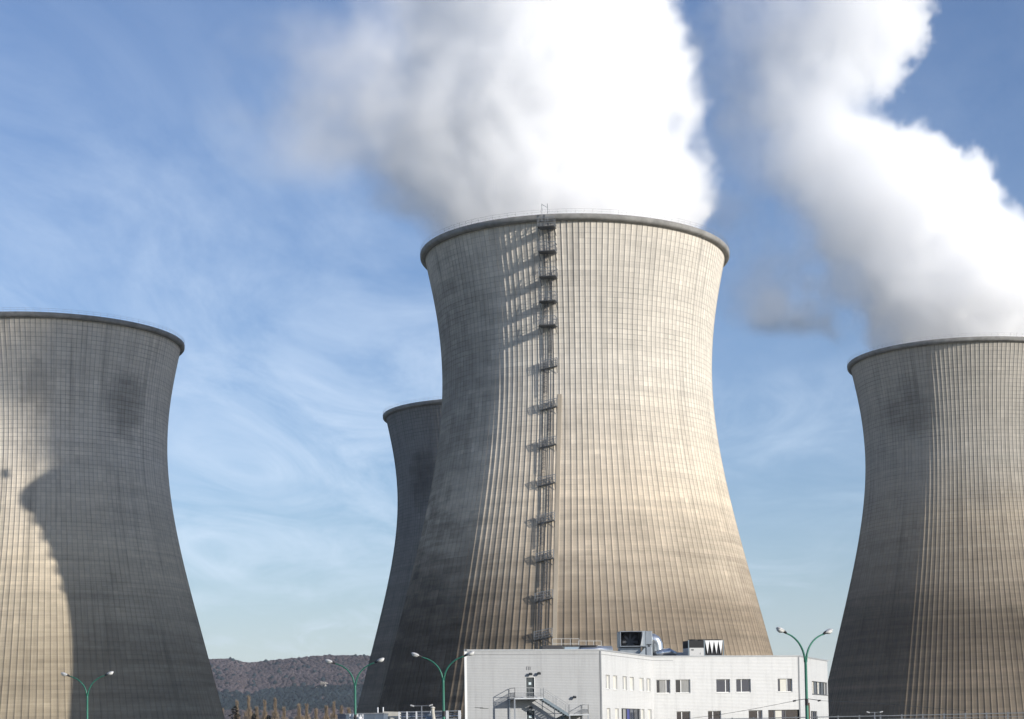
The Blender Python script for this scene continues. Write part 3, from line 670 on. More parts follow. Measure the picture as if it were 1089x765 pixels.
# small wall fittings
fitm = worn('dark_fitting', (0.05, 0.055, 0.06), 0.5, 0.2)
for (u, z) in ((7.08, 9.62), (8.02, 9.68), (11.93, 7.10), (7.05, 6.05)):
    m = MB(); W0.box(m, u - 0.04, u + 0.04, 0.0, 0.22, z - 0.04, z + 0.04)
    m.box(W0.p(u, 0.34, z - 0.05), (0.34, 0.3, 0.2), ax=W0.ax @ Matrix.Rotation(R(25), 3, 'X')); m.build('wall_lamp', fitm, bld, bevel=0.02)
m = MB()
for u in (6.76, 6.98, 7.16): W0.box(m, u - 0.03, u + 0.03, 0.0, 0.05, 10.0, 10.34)
W0.box(m, 6.73, 7.19, 0.0, 0.03, 10.36, 10.40); m.build('wall_vent', worn('grey_vent', (0.25, 0.25, 0.25)), bld)
# fire stair
st_steel = worn('stair_steel_light', (0.42, 0.44, 0.46), 0.5, 0.3, 0.25)
st_dark = worn('stair_steel_shade', (0.16, 0.20, 0.23), 0.55, 0.2, 0.25)
stair = MB(); WD = 2.2
W0.box(stair, 4.75, 7.9, 0.02, WD, 6.86, 7.0); sroot = stair.build('fire_stair', st_steel, bld)      # upper landing is the root piece
def rails(m, pts, h=1.05, panel=True):
    for p, q in zip(pts, pts[1:]):
        p, q = Vector(p), Vector(q); L = (q - p).length; n = max(1, int(L / 1.1))
        for k in range(n + 1):
            r_ = p.lerp(q, k / n); m.bar(r_, r_ + Vector((0, 0, h)), 0.05)
        for hh in (h, h * 0.52, 0.12): m.bar(p + Vector((0, 0, hh)), q + Vector((0, 0, hh)), 0.055 if hh == h else 0.035)
        if panel:
            nb = int(L / 0.11)
            for k in range(1, nb): 
                r_ = p.lerp(q, k / nb); m.bar(r_ + Vector((0, 0, 0.12)), r_ + Vector((0, 0, h * 0.52)), 0.022)
m = MB(); rails(m, [W0.p(4.8, 0.1, 7.0), W0.p(4.8, WD, 7.0), W0.p(7.9, WD, 7.0)]); m.build('landing_railing', galv, sroot)
def flight(u0, z0, u1, z1, w0, w1, n):
    m = MB(); m2 = MB()
    for ww in (w0, w1): m.bar(W0.p(u0, ww, z0 - 0.12), W0.p(u1, ww, z1 - 0.12), 0.06, 0.28)
    for k in range(n):
        f_ = (k + 0.5) / n; m2.box(W0.p(u0 + (u1 - u0) * f_, (w0 + w1) / 2, z0 + (z1 - z0) * f_ - 0.02), (abs(u1 - u0) / n * 0.8, abs(w1 - w0), 0.05), ax=W0.ax)
    return m, m2
a, b = flight(7.9, 6.98, 10.7, 5.2, 1.15, 2.15, 10); a.build('stringer', st_dark, sroot); b.build('treads', st_dark, sroot)
m = MB(); rails(m, [W0.p(7.95, 2.17, 6.95), W0.p(10.65, 2.17, 5.2)], 1.05, False); rails(m, [W0.p(7.95, 1.1, 6.95), W0.p(10.65, 1.1, 5.2)], 1.05, False)
for hh in (0.3, 0.42, 0.68, 0.82): m.bar(W0.p(7.95, 2.17, 6.95 + hh), W0.p(10.65, 2.17, 5.2 + hh), 0.028)
m.build('flight_railing', galv, sroot)
m = MB(); W0.box(m, 10.7, 12.9, 0.02, WD, 5.06, 5.18); m.build('mid_landing', st_steel, sroot)
m = MB(); rails(m, [W0.p(10.75, WD, 5.18), W0.p(12.85, WD, 5.18), W0.p(12.85, 0.1, 5.18)]); m.build('mid_landing_railing', galv, sroot)
a, b = flight(10.7, 5.16, 7.9, 3.5, 0.08, 1.05, 9); a.build('lower_stringer', st_dark, sroot); b.build('lower_treads', st_dark, sroot)
m = MB(); W0.box(m, 4.75, 7.9, 0.02, WD, 3.36, 3.48); m.build('lower_landing', st_steel, sroot)
m = MB()
for u in (4.78, 10.8, 12.85):
    ztop = 6.86 if u < 5 else 5.06
    for ww in (0.12, WD - 0.08): m = MB(); m.bar(W0.p(u, ww, 0), W0.p(u, ww, ztop), 0.14); m.build('post', st_steel, sroot)
m = MB()
for (u, z) in ((1.0, 6.1), (1.6, 6.02)): m.bar(W0.p(u, 0.02, z), W0.p(u + 0.9, 0.05, z - 0.05), 0.03)
m.build('wall_cable', fitm, bld)

# ------------------------------------------------------------------ roof plant
sheet = worn('sheet_metal_blue_grey', (0.34, 0.37, 0.40), 0.4, 0.55, 0.25, 1.5)
sheet2 = worn('sheet_metal_bright', (0.62, 0.64, 0.66), 0.28, 0.85, 0.2, 1.5)
black = mat('black_interior', (0.012, 0.012, 0.014), 0.7)
whitem = worn('white_enamel', (0.72, 0.72, 0.72), 0.45, 0, 0.12)
RZ = ROOF - 0.40
ahu = thing('air_handling_unit', 'big grey roof ventilation unit with an open round fan mouth', 'ventilation unit', (-4.3, 227.6, RZ), R(10))
ahu.scale = (1.12, 1.12, 1.26)
def shell_box(m, x0, x1, y0, y1, z0, z1, th=0.06):
    """box open to the front (-y)"""
    m.box(((x0 + x1) / 2, (y0 + y1) / 2, z1 - th / 2), (x1 - x0, y1 - y0, th)); m.box(((x0 + x1) / 2, (y0 + y1) / 2, z0 + th / 2), (x1 - x0, y1 - y0, th))
    m.box((x0 + th / 2, (y0 + y1) / 2, (z0 + z1) / 2), (th, y1 - y0, z1 - z0 - 2 * th)); m.box((x1 - th / 2, (y0 + y1) / 2, (z0 + z1) / 2), (th, y1 - y0, z1 - z0 - 2 * th))
    m.box(((x0 + x1) / 2, y1 - th / 2, (z0 + z1) / 2), (x1 - x0 - 2 * th, th, z1 - z0 - 2 * th)); return m
m = shell_box(MB(), -2.1, 0.35, -1.2, 1.3, 1.55, 3.05); m.build('intake_hood', sheet, ahu)
m = MB(); m.box((-0.9, 0.9, 2.3), (2.2, 0.1, 1.3)); m.build('fan_backplate', black, ahu)
m = MB(); m.tube([(-0.8, 0.8, 2.05), (-0.8, 0.25, 2.05)], 0.98, 28); m.build('fan_mouth', mat('fan_dark', (0.03, 0.03, 0.033), 0.5, 0.5), ahu, True)
m = MB()
for k in range(8):
    a_ = k * math.pi / 4; m.bar((-0.8, 0.2, 2.05), (-0.8 + 0.85 * math.cos(a_), 0.2, 2.05 + 0.85 * math.sin(a_)), 0.05, 0.22)
m.tube([(-0.8, 0.25, 2.05), (-0.8, 0.08, 2.05)], 0.16, 12); m.build('fan', dark_steel, ahu)
m = MB(); m.add([(0.1, -1.25, 1.6), (0.42, -1.25, 3.02), (0.42, -1.22, 1.6)], [(0, 1, 2)]); m.box((0.5, 0.05, 2.3), (0.28, 2.5, 1.5)); m.build('hood_cheek', sheet2, ahu)
m = MB(); m.box((1.05, 0.05, 1.52), (0.75, 2.4, 3.04)); m.box((1.05, -1.18, 0.9), (0.6, 0.08, 1.2)); m.build('plenum', sheet, ahu, bevel=0.03)
m = MB(); m.box((1.05, -1.165, 1.72), (0.5, 0.06, 0.1)); m.box((1.05, -1.165, 1.58), (0.16, 0.08, 0.3)); m.build('latch', fitm, ahu)
m = MB(); m.box((-0.9, 0.3, 0.75), (2.3, 1.6, 1.5)); m.build('base_box', sheet, ahu, bevel=0.03)
m = MB(); m.add([(-0.9, -1.2, 0.0), (0.62, -1.2, 0.0), (0.62, -1.2, 1.45), (-0.9, -0.6, 0.0), (0.62, -0.6, 0.0), (0.62, -0.6, 1.45)], [(0, 1, 2), (3, 5, 4), (0, 2, 5, 3), (0, 3, 4, 1), (1, 4, 5, 2)]); m.build('sloping_duct', sheet2, ahu)
m = MB(); m.tube([(1.4, 0.3, 2.25), (1.75, 0.3, 2.25), (2.05, 0.3, 2.1), (2.2, 0.3, 1.8), (2.25, 0.3, 1.2), (2.25, 0.3, 0.0)], 0.62, 18); m.build('outlet_elbow', sheet2, ahu, True)
dct = thing('roof_duct', 'shiny round silver duct lying on the roof beside the fan unit', 'duct', (-0.75, 227.6, RZ), R(20))
m = MB(); m.tube([(-1.4, 0, 0.9), (-0.6, 0, 1.15), (0.2, 0, 1.25), (1.0, 0, 0.85)], 0.5, 18); m.build('pipe', sheet2, dct, True)
m = MB(); m.box((1.2, 0.2, 0.75), (2.2, 0.9, 0.9)); m.build('casing', whitem, dct, bevel=0.04)
m = MB()
for x in (-1.0, 0.6, 1.9): m = MB(); m.box((x, 0, 0.22), (0.15, 0.9, 0.44)); m.build('support', galv, dct)
ch = thing('chiller', 'white and grey roof chiller with black top band and zigzag coil panels', 'chiller', (3.6, 226.9, RZ), R(21))
m = MB(); m.box((-1.2, 0, 0.85), (1.9, 2.2, 1.5)); m.build('cabinet', worn('light_grey_enamel', (0.48, 0.48, 0.47), 0.5, 0, 0.12), ch, bevel=0.03)
m = MB(); m.box((-1.2, 0, 2.05), (1.88, 2.18, 0.88)); m.build('top_grille', black, ch)
for x, y in ((-2.2, -1.0), (2.35, -1.0), (2.35, 1.0), (-0.18, -1.04)): m = MB(); m.box((x, y, 1.3), (0.13, 0.13, 2.5)); m.build('corner_post', st_dark, ch)
m = MB(); m.box((1.05, 0.05, 1.3), (2.3, 1.9, 2.2)); m.build('coil_core', black, ch)
for k in range(4):
    x0 = -0.05 + k * 0.58; m = MB()
    m.add([(x0, -1.06, 2.5), (x0 + 0.58, -1.06, 2.5), (x0 + 0.30, -1.06, 0.9), (x0, -0.98, 2.5), (x0 + 0.58, -0.98, 2.5), (x0 + 0.30, -0.98, 0.9)], [(0, 2, 1), (3, 4, 5), (0, 1, 4, 3), (1, 2, 5, 4), (2, 0, 3, 5)])
    m.build('coil_panel', whitem, ch)
m = MB(); m.box((1.1, -1.0, 0.25), (2.4, 0.2, 0.5)); m.box((1.1, -0.98, 0.62), (2.4, 0.12, 0.12)); m.build('base_rail', st_dark, ch)
for x in (-1.2, -0.1, 1.1, 2.0):
    m = MB(); m.tube([(x, 0, 2.48), (x, 0, 2.66)], 0.62 if x < 1 else 0.5, 20); m.build('fan', mat('fan_black', (0.02, 0.02, 0.022), 0.6), ch)
m = MB(); m.box((-1.75, -1.115, 1.35), (0.32, 0.03, 0.14)); m.box((-0.75, -1.115, 0.9), (0.05, 0.03, 0.2)); m.build('control_panel', fitm, ch)
du = thing('roof_skylight', 'long low dark roof unit with sloping glazed end near the left roof edge', 'roof unit', (-12.6, 204.6, RZ), R(20.4))
m = MB(); m.add([(-2.0, -0.5, 0), (0.6, -0.5, 0), (0.6, -0.5, 0.62), (0.2, -0.5, 1.12), (-2.0, -0.5, 1.12), (-2.0, 0.6, 0), (0.6, 0.6, 0), (0.6, 0.6, 0.62), (0.2, 0.6, 1.12), (-2.0, 0.6, 1.12)],
              [(0, 1, 2, 3, 4), (9, 8, 7, 6, 5), (0, 5, 6, 1), (1, 6, 7, 2), (2, 7, 8, 3), (3, 8, 9, 4), (4, 9, 5, 0)]); m.build('body', mat('black_sheet', (0.022, 0.022, 0.026), 0.5), du)
m = MB(); m.box((1.4, 0.1, 1.16), (6.0, 1.0, 0.06)); m.build('cover', mat('dark_cover', (0.03, 0.03, 0.034), 0.5), du)
m = MB(); m.box((1.9, 0.25, 0.55), (2.5, 0.7, 1.05)); m.build('glazing', glass_m('pale_glazing', (0.25, 0.32, 0.40)), du)
sd = thing('spiral_duct', 'bright round metal duct along the left part of the roof', 'duct', (-9.2, 205.9, RZ), R(20.4))
m = MB(); m.tube([(-1.2, 0, 0.62), (2.5, 0, 0.62)], 0.5, 18); m.build('pipe', sheet2, sd, True)
m = MB()
for x in (-0.6, 0.8, 2.2): m = MB(); m.box((x, 0, 0.1), (0.12, 0.9, 0.2)); m.build('support', galv, sd)
rr_ = thing('roof_railing', 'thin grey guard railing on the flat roof behind the low dark unit', 'railing', (-11.9, 207.2, RZ), R(20.4))
m = MB(); thinrail = worn('thin_grey_rail', (0.36, 0.36, 0.35), 0.5, 0.3)
for (x0, x1, y, h) in ((-1.6, 1.5, 0.0, 2.05), (1.7, 4.4, 0.9, 1.85)):
    n = int((x1 - x0) / 0.8)
    for k in range(n + 1): m.bar((x0 + (x1 - x0) * k / n, y, 0), (x0 + (x1 - x0) * k / n, y, h), 0.05)
    for hh in (h, h * 0.72, h * 0.44): m.bar((x0, y, hh), (x1, y, hh), 0.05)
m.build('rails', thinrail, rr_)

# ------------------------------------------------------------------ street lamps
green = worn('green_lamp_paint', (0.035, 0.17, 0.115), 0.4, 0.1, 0.3, 2.0)
alu = worn('lamp_housing_grey', (0.58, 0.57, 0.55), 0.4, 0.2, 0.2, 4.0)
lens = mat('lamp_bowl', (0.66, 0.66, 0.64), 0.18, 0, 0.5)
lblack = mat('lamp_black', (0.02, 0.02, 0.022), 0.5)
def street_lamp(label, x, y, rz, join=6.65):
    t_ = thing('street_lamp', label, 'street lamp', (x, y, 0), rz, 'green twin-arm street lamps')
    m = MB(); m.tube([(0, 0, 0), (0, 0, 0.4), (0, 0, join - 2.2), (0, 0, join - 2.15), (0, 0, join - 0.2), (0, 0, join + 0.1)], [0.13, 0.11, 0.095, 0.085, 0.08, 0.085], 12); m.build('pole', green, t_, True)
    m = MB(); m.tube([(0, 0, join - 2.42), (0, 0, join - 2.05)], 0.1, 12); m.build('clamp_band', lblack, t_)
    for sg in (-1, 1):
        pts = []
        for k in range(11):
            a_ = k / 10; ang = a_ * R(62); pts.append((sg * (0.05 + 1.42 * (1 - math.cos(a_ * R(78))) / (1 - math.cos(R(78)))), 0, join - 0.05 + 1.55 * math.sin(a_ * R(78)) / math.sin(R(78))))
        m = MB(); m.tube(pts, [0.062 - 0.022 * k / 10 for k in range(11)], 10); m.build('arm', green, t_, True)
        ex, ez = pts[-1][0], pts[-1][2]; tilt = R(20)
        Mx = Matrix.Rotation(-tilt if sg > 0 else tilt, 3, 'Y')
        def P(px, py, pz): return Mx @ Vector((sg * px, py, pz)) + Vector((ex, 0, ez))
        hd = MB(); prof_ = [(-0.02, 0.05, 0.03), (0.10, 0.085, 0.05), (0.20, 0.15, 0.10), (0.36, 0.19, 0.125), (0.52, 0.18, 0.115), (0.63, 0.12, 0.075), (0.67, 0.04, 0.03)]; n = 14; vs = []
        for (px, hw, hz) in prof_:
            for k in range(n):
                a_ = math.pi * k / (n - 1); vs.append(P(px, hw * math.cos(a_), 0.03 + hz * math.sin(a_)))
        fs = [(i * n + k, i * n + k + 1, (i + 1) * n + k + 1, (i + 1) * n + k) for i in range(len(prof_) - 1) for k in range(n - 1)]
        fs += [(i * n, (i + 1) * n, (i + 1) * n + n - 1, i * n + n - 1) for i in range(len(prof_) - 1)] + [tuple(range(n))[::-1], tuple((len(prof_) - 1) * n + k for k in range(n))]
        hd.add(vs, fs); head = hd.build('lamp_head', alu, t_, True)
        bw = MB(); vs = []
        for (px, hw, hz) in [(0.16, 0.06, 0.02), (0.22, 0.14, 0.10), (0.38, 0.175, 0.16), (0.54, 0.15, 0.13), (0.63, 0.06, 0.03)]:
            for k in range(n):
                a_ = math.pi * k / (n - 1); vs.append(P(px, hw * math.cos(a_), 0.025 - hz * math.sin(a_)))
        bw.add(vs, [(i * n + k, i * n + k + 1, (i + 1) * n + k + 1, (i + 1) * n + k) for i in range(4) for k in range(n - 1)] + [tuple(range(n))[::-1], tuple(4 * n + k for k in range(n))])
        bw.build('lamp_bowl', lens, head, True)
        cl_ = MB(); cl_.tube([P(-0.07, 0, 0.02), P(0.10, 0, 0.045), P(0.17, 0, 0.05)], [0.06, 0.085, 0.075], 12); cl_.build('collar', lblack, head, True)
    return t_
street_lamp('green twin-arm street lamp in front of the left grey tower, heads over its shadow edge', -45.45, 144.0, R(-4), 6.75)
street_lamp('green twin-arm street lamp against the wooded hill, one head before the dark tower', -21.95, 128.0, R(-6), 6.62)
street_lamp('green twin-arm street lamp whose right head overlaps the corner of the white building', -15.0, 121.0, R(-4), 6.62)
street_lamp('green twin-arm street lamp before the right end of the white building', 7.2, 101.0, R(40), 6.55)

# ------------------------------------------------------------------ fence, poles, wire
gal2 = worn('fence_galvanised', (0.24, 0.25, 0.26), 0.5, 0.4, 0.2)
FY, FH = 165.0, 4.06
fe = thing('security_fence', 'tall wire security fence with pale posts in front of the white building', 'fence', (0, FY, 0))
m = MB(); x0f, x1f, sp_ = -2.4, 40.0, 1.88
for k in range(int((x1f - x0f) / sp_) + 1):
    x = x0f + k * sp_; p_ = MB(); p_.box((x, 0, (FH + 0.1) / 2), (0.12, 0.12, FH + 0.1)); p_.build('post', gal2, fe)
for h in (0.1, 1.0, 2.0, 3.0, FH - 0.55, FH - 0.3, FH): m.bar((x0f, -0.08, h), (x1f, -0.08, h), 0.05 if h < FH else 0.08)
m.build('rails', gal2, fe)
m = MB()
for k in range(int((x1f - x0f) / 0.25)): m.bar((x0f + k * 0.25, -0.02, 0.05), (x0f + k * 0.25, -0.02, FH - 0.6), 0.012)
m.build('wire_mesh', gal2, fe)
wood = worn('old_brown_wood', (0.16, 0.095, 0.06), 0.85, 0, 0.4, 1.0, (4, 4, 0.4))
up = thing('utility_pole', 'short brown wooden utility pole just behind the right-hand green street lamp', 'utility pole', (10.75, 150.0, 0))
m = MB(); m.tube([(0, 0, 0), (0.02, 0, 5.1)], [0.2, 0.17], 12); m.build('post', wood, up, True)
m = MB(); m.bar((-1.05, 0, 5.3), (0, 0, 5.42), 0.05); m.bar((0, 0, 5.42), (0.95, 0, 5.28), 0.05); m.bar((0, 0, 5.05), (0, 0, 5.44), 0.06); m.build('crossarm', fitm, up)
for x, z in ((-1.05, 5.27), (0.95, 5.25)):
    m = MB(); m.tube([(x - 0.12, 0, z - 0.02), (x + 0.12, 0, z + 0.02)], 0.065, 10); m.build('insulator', lblack, up)
m = MB(); pts = []
A_, B_ = Vector((9.7, 150.0, 5.27)), Vector((-3.2, 152.0, 3.75))
for k in range(17):
    f_ = k / 16; q = A_.lerp(B_, f_); q.z -= 0.25 * math.sin(math.pi * f_) ; pts.append(q)
m.tube(pts, 0.016, 5); m.tube([(11.7, 150.0, 5.25), (16, 151, 5.0), (24, 152, 4.2)], 0.016, 5)
tag(m.build('overhead_wire', fitm), 'thin dark wire sagging across the front of the white building', 'wire')
def mast(label, x, y, h, rz, spread):
    t_ = thing('floodlight_mast', label, 'light mast', (x, y, 0), rz, 'grey masts with twin lights')
    m = MB(); m.tube([(0, 0, 0), (0, 0, h)], [0.12, 0.08], 10); m.build('pole', galv, t_, True)
    m = MB(); m.bar((-spread, 0, h - 0.02), (spread, 0, h - 0.02), 0.07); m.build('crossbar', galv, t_)
    for sg in (-1, 1):
        m = MB(); m.box((sg * spread, -0.05, h + 0.02), (0.5, 0.35, 0.2), ax=Matrix.Rotation(sg * R(-18), 3, 'Y')); m.build('lamp_head', alu, t_, bevel=0.03)
mast('grey mast with two lights before the dark foot of the pale tower', -33.95, 250.0, 7.45, 0, 1.25)
mast('grey mast with two lights before the dark side of the right tower', 32.28, 300.0, 5.85, 0, 1.05)

# ------------------------------------------------------------------ low plant buildings at the foot of the pale tower
navy = worn('navy_sheet', (0.045, 0.055, 0.085), 0.5, 0.2, 0.3)
bgrey = worn('blue_grey_sheet', (0.16, 0.20, 0.25), 0.5, 0.2, 0.3)
creamc = worn('cream_concrete', (0.55, 0.52, 0.45), 0.8, 0, 0.25)
def gable_free_hall(label, cat, name, c, d, m_wall, m_trim, ztrim):
    t_ = thing(name, label, cat, c)
    m = MB(); m.box((0, 0, d[2] / 2), (d[0], d[1], d[2])); m.build('wall', m_wall, t_)
    m = MB(); m.box((0, 0, d[2] + 0.08), (d[0] + 0.2, d[1] + 0.2, 0.16)); m.build('roof', m_trim, t_)
    m = MB(); 
    for k in range(int(d[0] / 1.6)): m.box((-d[0] / 2 + 0.8 + k * 1.6, -d[1] / 2 - 0.04, d[2] * 0.6), (0.08, 0.06, d[2] * 0.7))
    m.build('ribs', m_trim, t_)
    return t_
gable_free_hall('low dark navy plant hall under the dark side of the pale tower', 'plant hall', 'plant_hall', (-45.2, 300.0, 0), (16.4, 10, 7.15), navy, worn('navy_trim', (0.06, 0.07, 0.10)), 0)
gable_free_hall('small blue-grey shed beside the base of the second green lamp', 'shed', 'shed', (-42.6, 258.0, 0), (5.2, 4, 6.55), bgrey, galv, 0)
gable_free_hall('little pale grey hut at the left end of the pipe rack', 'hut', 'hut', (-46.8, 262.0, 0), (2.6, 3, 5.9), worn('pale_grey_sheet', (0.36, 0.39, 0.43)), galv, 0)
bk = thing('concrete_block', 'sunlit cream concrete block on the roof line beside the pipe rack', 'concrete block', (-39.75, 260.0, 0))
m = MB(); m.add([(-1.0, 0, 0), (1.25, 0, 0), (1.25, 0, 6.85), (1.25, 0, 6.85), (-1.0, 0, 6.95), (-1.0, 2, 0), (1.25, 2, 0), (1.25, 2, 6.85), (-1.0, 2, 6.95)],
                [(0, 1, 2, 4), (8, 7, 6, 5), (0, 5, 6, 1), (1, 6, 7, 2), (2, 7, 8, 4), (4, 8, 5, 0)]); m.build('body', creamc, bk)
for x in (-1.0, -1.75):
    m = MB(); m.tube([(x, 0.4, 6.3), (x, 0.4, 7.55)], 0.09, 8); m.build('vent_pipe', whitem, bk)
ra = thing('pipe_rack', 'pale steel pipe rack of posts and beams before the dark plant hall', 'pipe rack', (-34.9, 259.0, 0))
m = MB()
for x in (-3.4, -2.3, -1.0, 1.1, 3.3, 5.0): 
    m.bar((x, 0, 0), (x, 0, 6.85), 0.2 if x < 1 else 0.34)
m.build('posts', whitem, ra)
m = MB()
for z in (6.8, 5.75): m.bar((-3.5, 0, z), (5.2, 0, z), 0.14)
m.bar((-3.5, 0.5, 6.45), (5.2, 0.5, 6.45), 0.16); m.build('beams', galv, ra)
m = MB(); m.tube([(-3.5, 0.6, 6.1), (5.2, 0.6, 6.1)], 0.12, 8); m.tube([(1.3, -0.3, 5.6), (1.3, -0.3, 6.6), (1.7, -0.3, 6.75)], 0.14, 8); m.build('pipes', sheet2, ra)
eq = thing('valve_stand', 'white cluster of railings and valves on the shed by the lamp pole', 'valve stand', (-43.0, 252.0, 0))
m = MB()
for x in (-0.9, -0.5, 0.1, 0.5, 0.8): m.bar((x, 0, 0), (x, 0, 6.2 + 0.5 * ((x * 7) % 1)), 0.16)
for z in (5.6, 6.1): m.bar((-1.0, 0, z), (0.9, 0, z), 0.16)
m.build('frame', whitem, eq)
m = MB(); m.ico((-0.3, -0.1, 6.25), 0.35, 2); m.box((0.4, -0.1, 5.9), (0.5, 0.4, 0.5)); m.build('valve', whitem, eq, True)
sk = thing('exhaust_stack', 'cream capped exhaust pipe standing between mast and street lamp', 'exhaust pipe', (-31.05, 240.0, 0))
m = MB(); m.tube([(0, 0, 0), (0, 0, 5.4), (0, 0, 5.5), (-0.12, 0, 6.4), (-0.12, 0, 6.9)], [0.3, 0.3, 0.24, 0.24, 0.26], 14); m.build('pipe', creamc, sk, True)
m = MB(); m.tube([(-0.12, 0, 6.9), (-0.12, 0, 7.02), (-0.12, 0, 7.12)], [0.34, 0.3, 0.08], 14); m.build('cap', worn('cap_cream', (0.6, 0.57, 0.5)), sk, True)
tk = thing('storage_tank', 'small grey upright tank next to the cream exhaust pipe', 'tank', (-31.85, 243.0, 0))
m = MB(); m.tube([(0, 0, 0), (0, 0, 6.0), (0, 0, 6.15), (0, 0, 6.25)], [0.55, 0.55, 0.42, 0.1], 18); m.build('drum', worn('tank_grey', (0.26, 0.28, 0.30), 0.45, 0.3), tk, True)
m = MB()
for z in (4.6, 5.3, 5.9): m.tube([(0, 0, z), (0, 0, z + 0.1)], 0.585, 18)
m.build('bands', galv, tk)

# ------------------------------------------------------------------ wooded hill
def ridge(xn):                           # height of the crest above its foot, along direction x/y
    return float(np.interp(xn, [-0.5, -0.30, -0.2476, -0.238, -0.229, -0.21, -0.189, -0.164, -0.10, 0.0, 0.06, 0.4], [120, 140, 148, 148, 140, 144, 149, 147, 140, 110, 78, 60]))
def hill_z(x, y):
    xn = x / y; k = (y - 1950) / 1250
    if k <= 0: return -2.0
    prof_ = np.interp(k, [0, 0.1, 0.28, 0.5, 0.68, 1.0, 1.3, 2.2], [0, 0.05, 0.17, 0.34, 0.50, 1.0, 1.02, 0.7])
    return ridge(xn) * prof_ + 4 * mn.noise(Vector((x * 0.006, y * 0.006, 0))) - 2
nx, ny = 150, 40; V = []; 
for j in range(ny):
    y = 1900 + 2900 * j / (ny - 1)
    for i in range(nx):
        xn = -0.62 + 1.24 * i / (nx - 1); V.append((xn * y, y, hill_z(xn * y, y)))
i, j = np.meshgrid(np.arange(nx - 1), np.arange(ny - 1), indexing='xy'); F = np.stack([j * nx + i, j * nx + i + 1, (j + 1) * nx + i + 1, (j + 1) * nx + i], -1).reshape(-1, 4)
hm = worn('leaf_litter_slope', (0.085, 0.068, 0.058), 1.0, 0, 0.4, 0.01, (1, 1, 1))
struct(link('hills', np_mesh('hills', V, F), hm, None, True))
# far wood: one mass of bare brown crowns with a dark conifer belt
bm = bmesh.new(); bmesh.ops.create_icosphere(bm, subdivisions=2, radius=1.0); bv = np.array([v.co[:] for v in bm.verts]); bf = np.array([[v.index for v in f.verts] for f in bm.faces]); bm.free()
VV, FF, CC = [], [], []; o = 0
rgf = np.random.default_rng(21)
for k in range(21000):
    y = math.sqrt(rgf.uniform(2000**2, 3330**2)); xn = rgf.uniform(-0.262, -0.145) if k < 19500 else rgf.uniform(-0.31, -0.05)
    x = xn * y; z = hill_z(x, y); kk = (y - 1950) / 1250
    px_c = 0.60 + 0.05 * mn.noise(Vector((x * 0.004, y * 0.004, 3)))
    con = (0.47 + 0.05 * mn.noise(Vector((x * 0.01, 0, 5))) < kk < 0.74 + 0.07 * mn.noise(Vector((x * 0.008, 0, 9)))) and rgf.random() < 0.78
    con = con or rgf.random() < 0.015
    s = rgf.uniform(2.3, 4.4); h = s * (1.5 if con else 1.05)
    jit = 1 + rgf.uniform(-0.2, 0.2, len(bv))[:, None]
    VV.append(bv * jit * [s, s, h] + [x, y, z + h * 0.75]); FF.append(bf + o); o += len(bv)
    c = np.array([0.020, 0.030, 0.033]) if con else np.array([0.080, 0.064, 0.064])
    c = c * rgf.uniform(0.85, 1.15) * (1 + 0.35 * mn.noise(Vector((x * 0.01, y * 0.01, 1)))); CC.append(np.repeat(np.append(c, 1)[None], len(bv), 0))
me = np_mesh('far_wood', np.concatenate(VV), np.concatenate(FF)); ca = me.color_attributes.new('crown_colour', 'FLOAT_COLOR', 'POINT'); ca.data.foreach_set('color', np.concatenate(CC).astype(np.float32).ravel())
fm = mat('winter_crowns', (0.1, 0.08, 0.07), 1.0, 0, 0.0); at_ = N(fm.node_tree, 'ShaderNodeAttribute', attribute_name='crown_colour'); fm.node_tree.links.new(at_.outputs['Color'], fm.node_tree.nodes['Principled BSDF'].inputs['Base Color'])
fw = link('far_wood', me, fm); fw['kind'] = 'stuff'; fw['label'] = 'bare brown winter wood with a dark conifer belt covering the distant hill'; fw['category'] = 'wood'
# limestone outcrops
rock = worn('pale_limestone', (0.44, 0.40, 0.345), 0.95, 0, 0.5, 0.12, (1, 1, 1))
for (px, py, rx, rz_, lab) in ((344.5, 727.5, 4.5, 3.2, 'upper'), (338.5, 734, 3.4, 5.0, 'mid'), (356, 738, 5, 3.0, 'r'), (365, 735, 2.6, 4.0, 'r2')):
    q = at(px, py, 2850); cx = q.x
    m = MB(); rg2 = random.Random(int(px)); 
    for k in range(16): m.ico((cx + rg2.uniform(-rx, rx), 2850 + rg2.uniform(-3, 3), q.z + rg2.uniform(-rz_, rz_) * 0.8), (rx * 0.30, 7, rz_ * 0.34), 2, 0.3)
    for k in range(4): m.ico((cx + rg2.uniform(-rx, rx) * .5, 2864, q.z - rz_ - 4 - k * 2), (rx * .8, 14, 6), 1, 0.2)
    struct(m.build('cliff', rock))

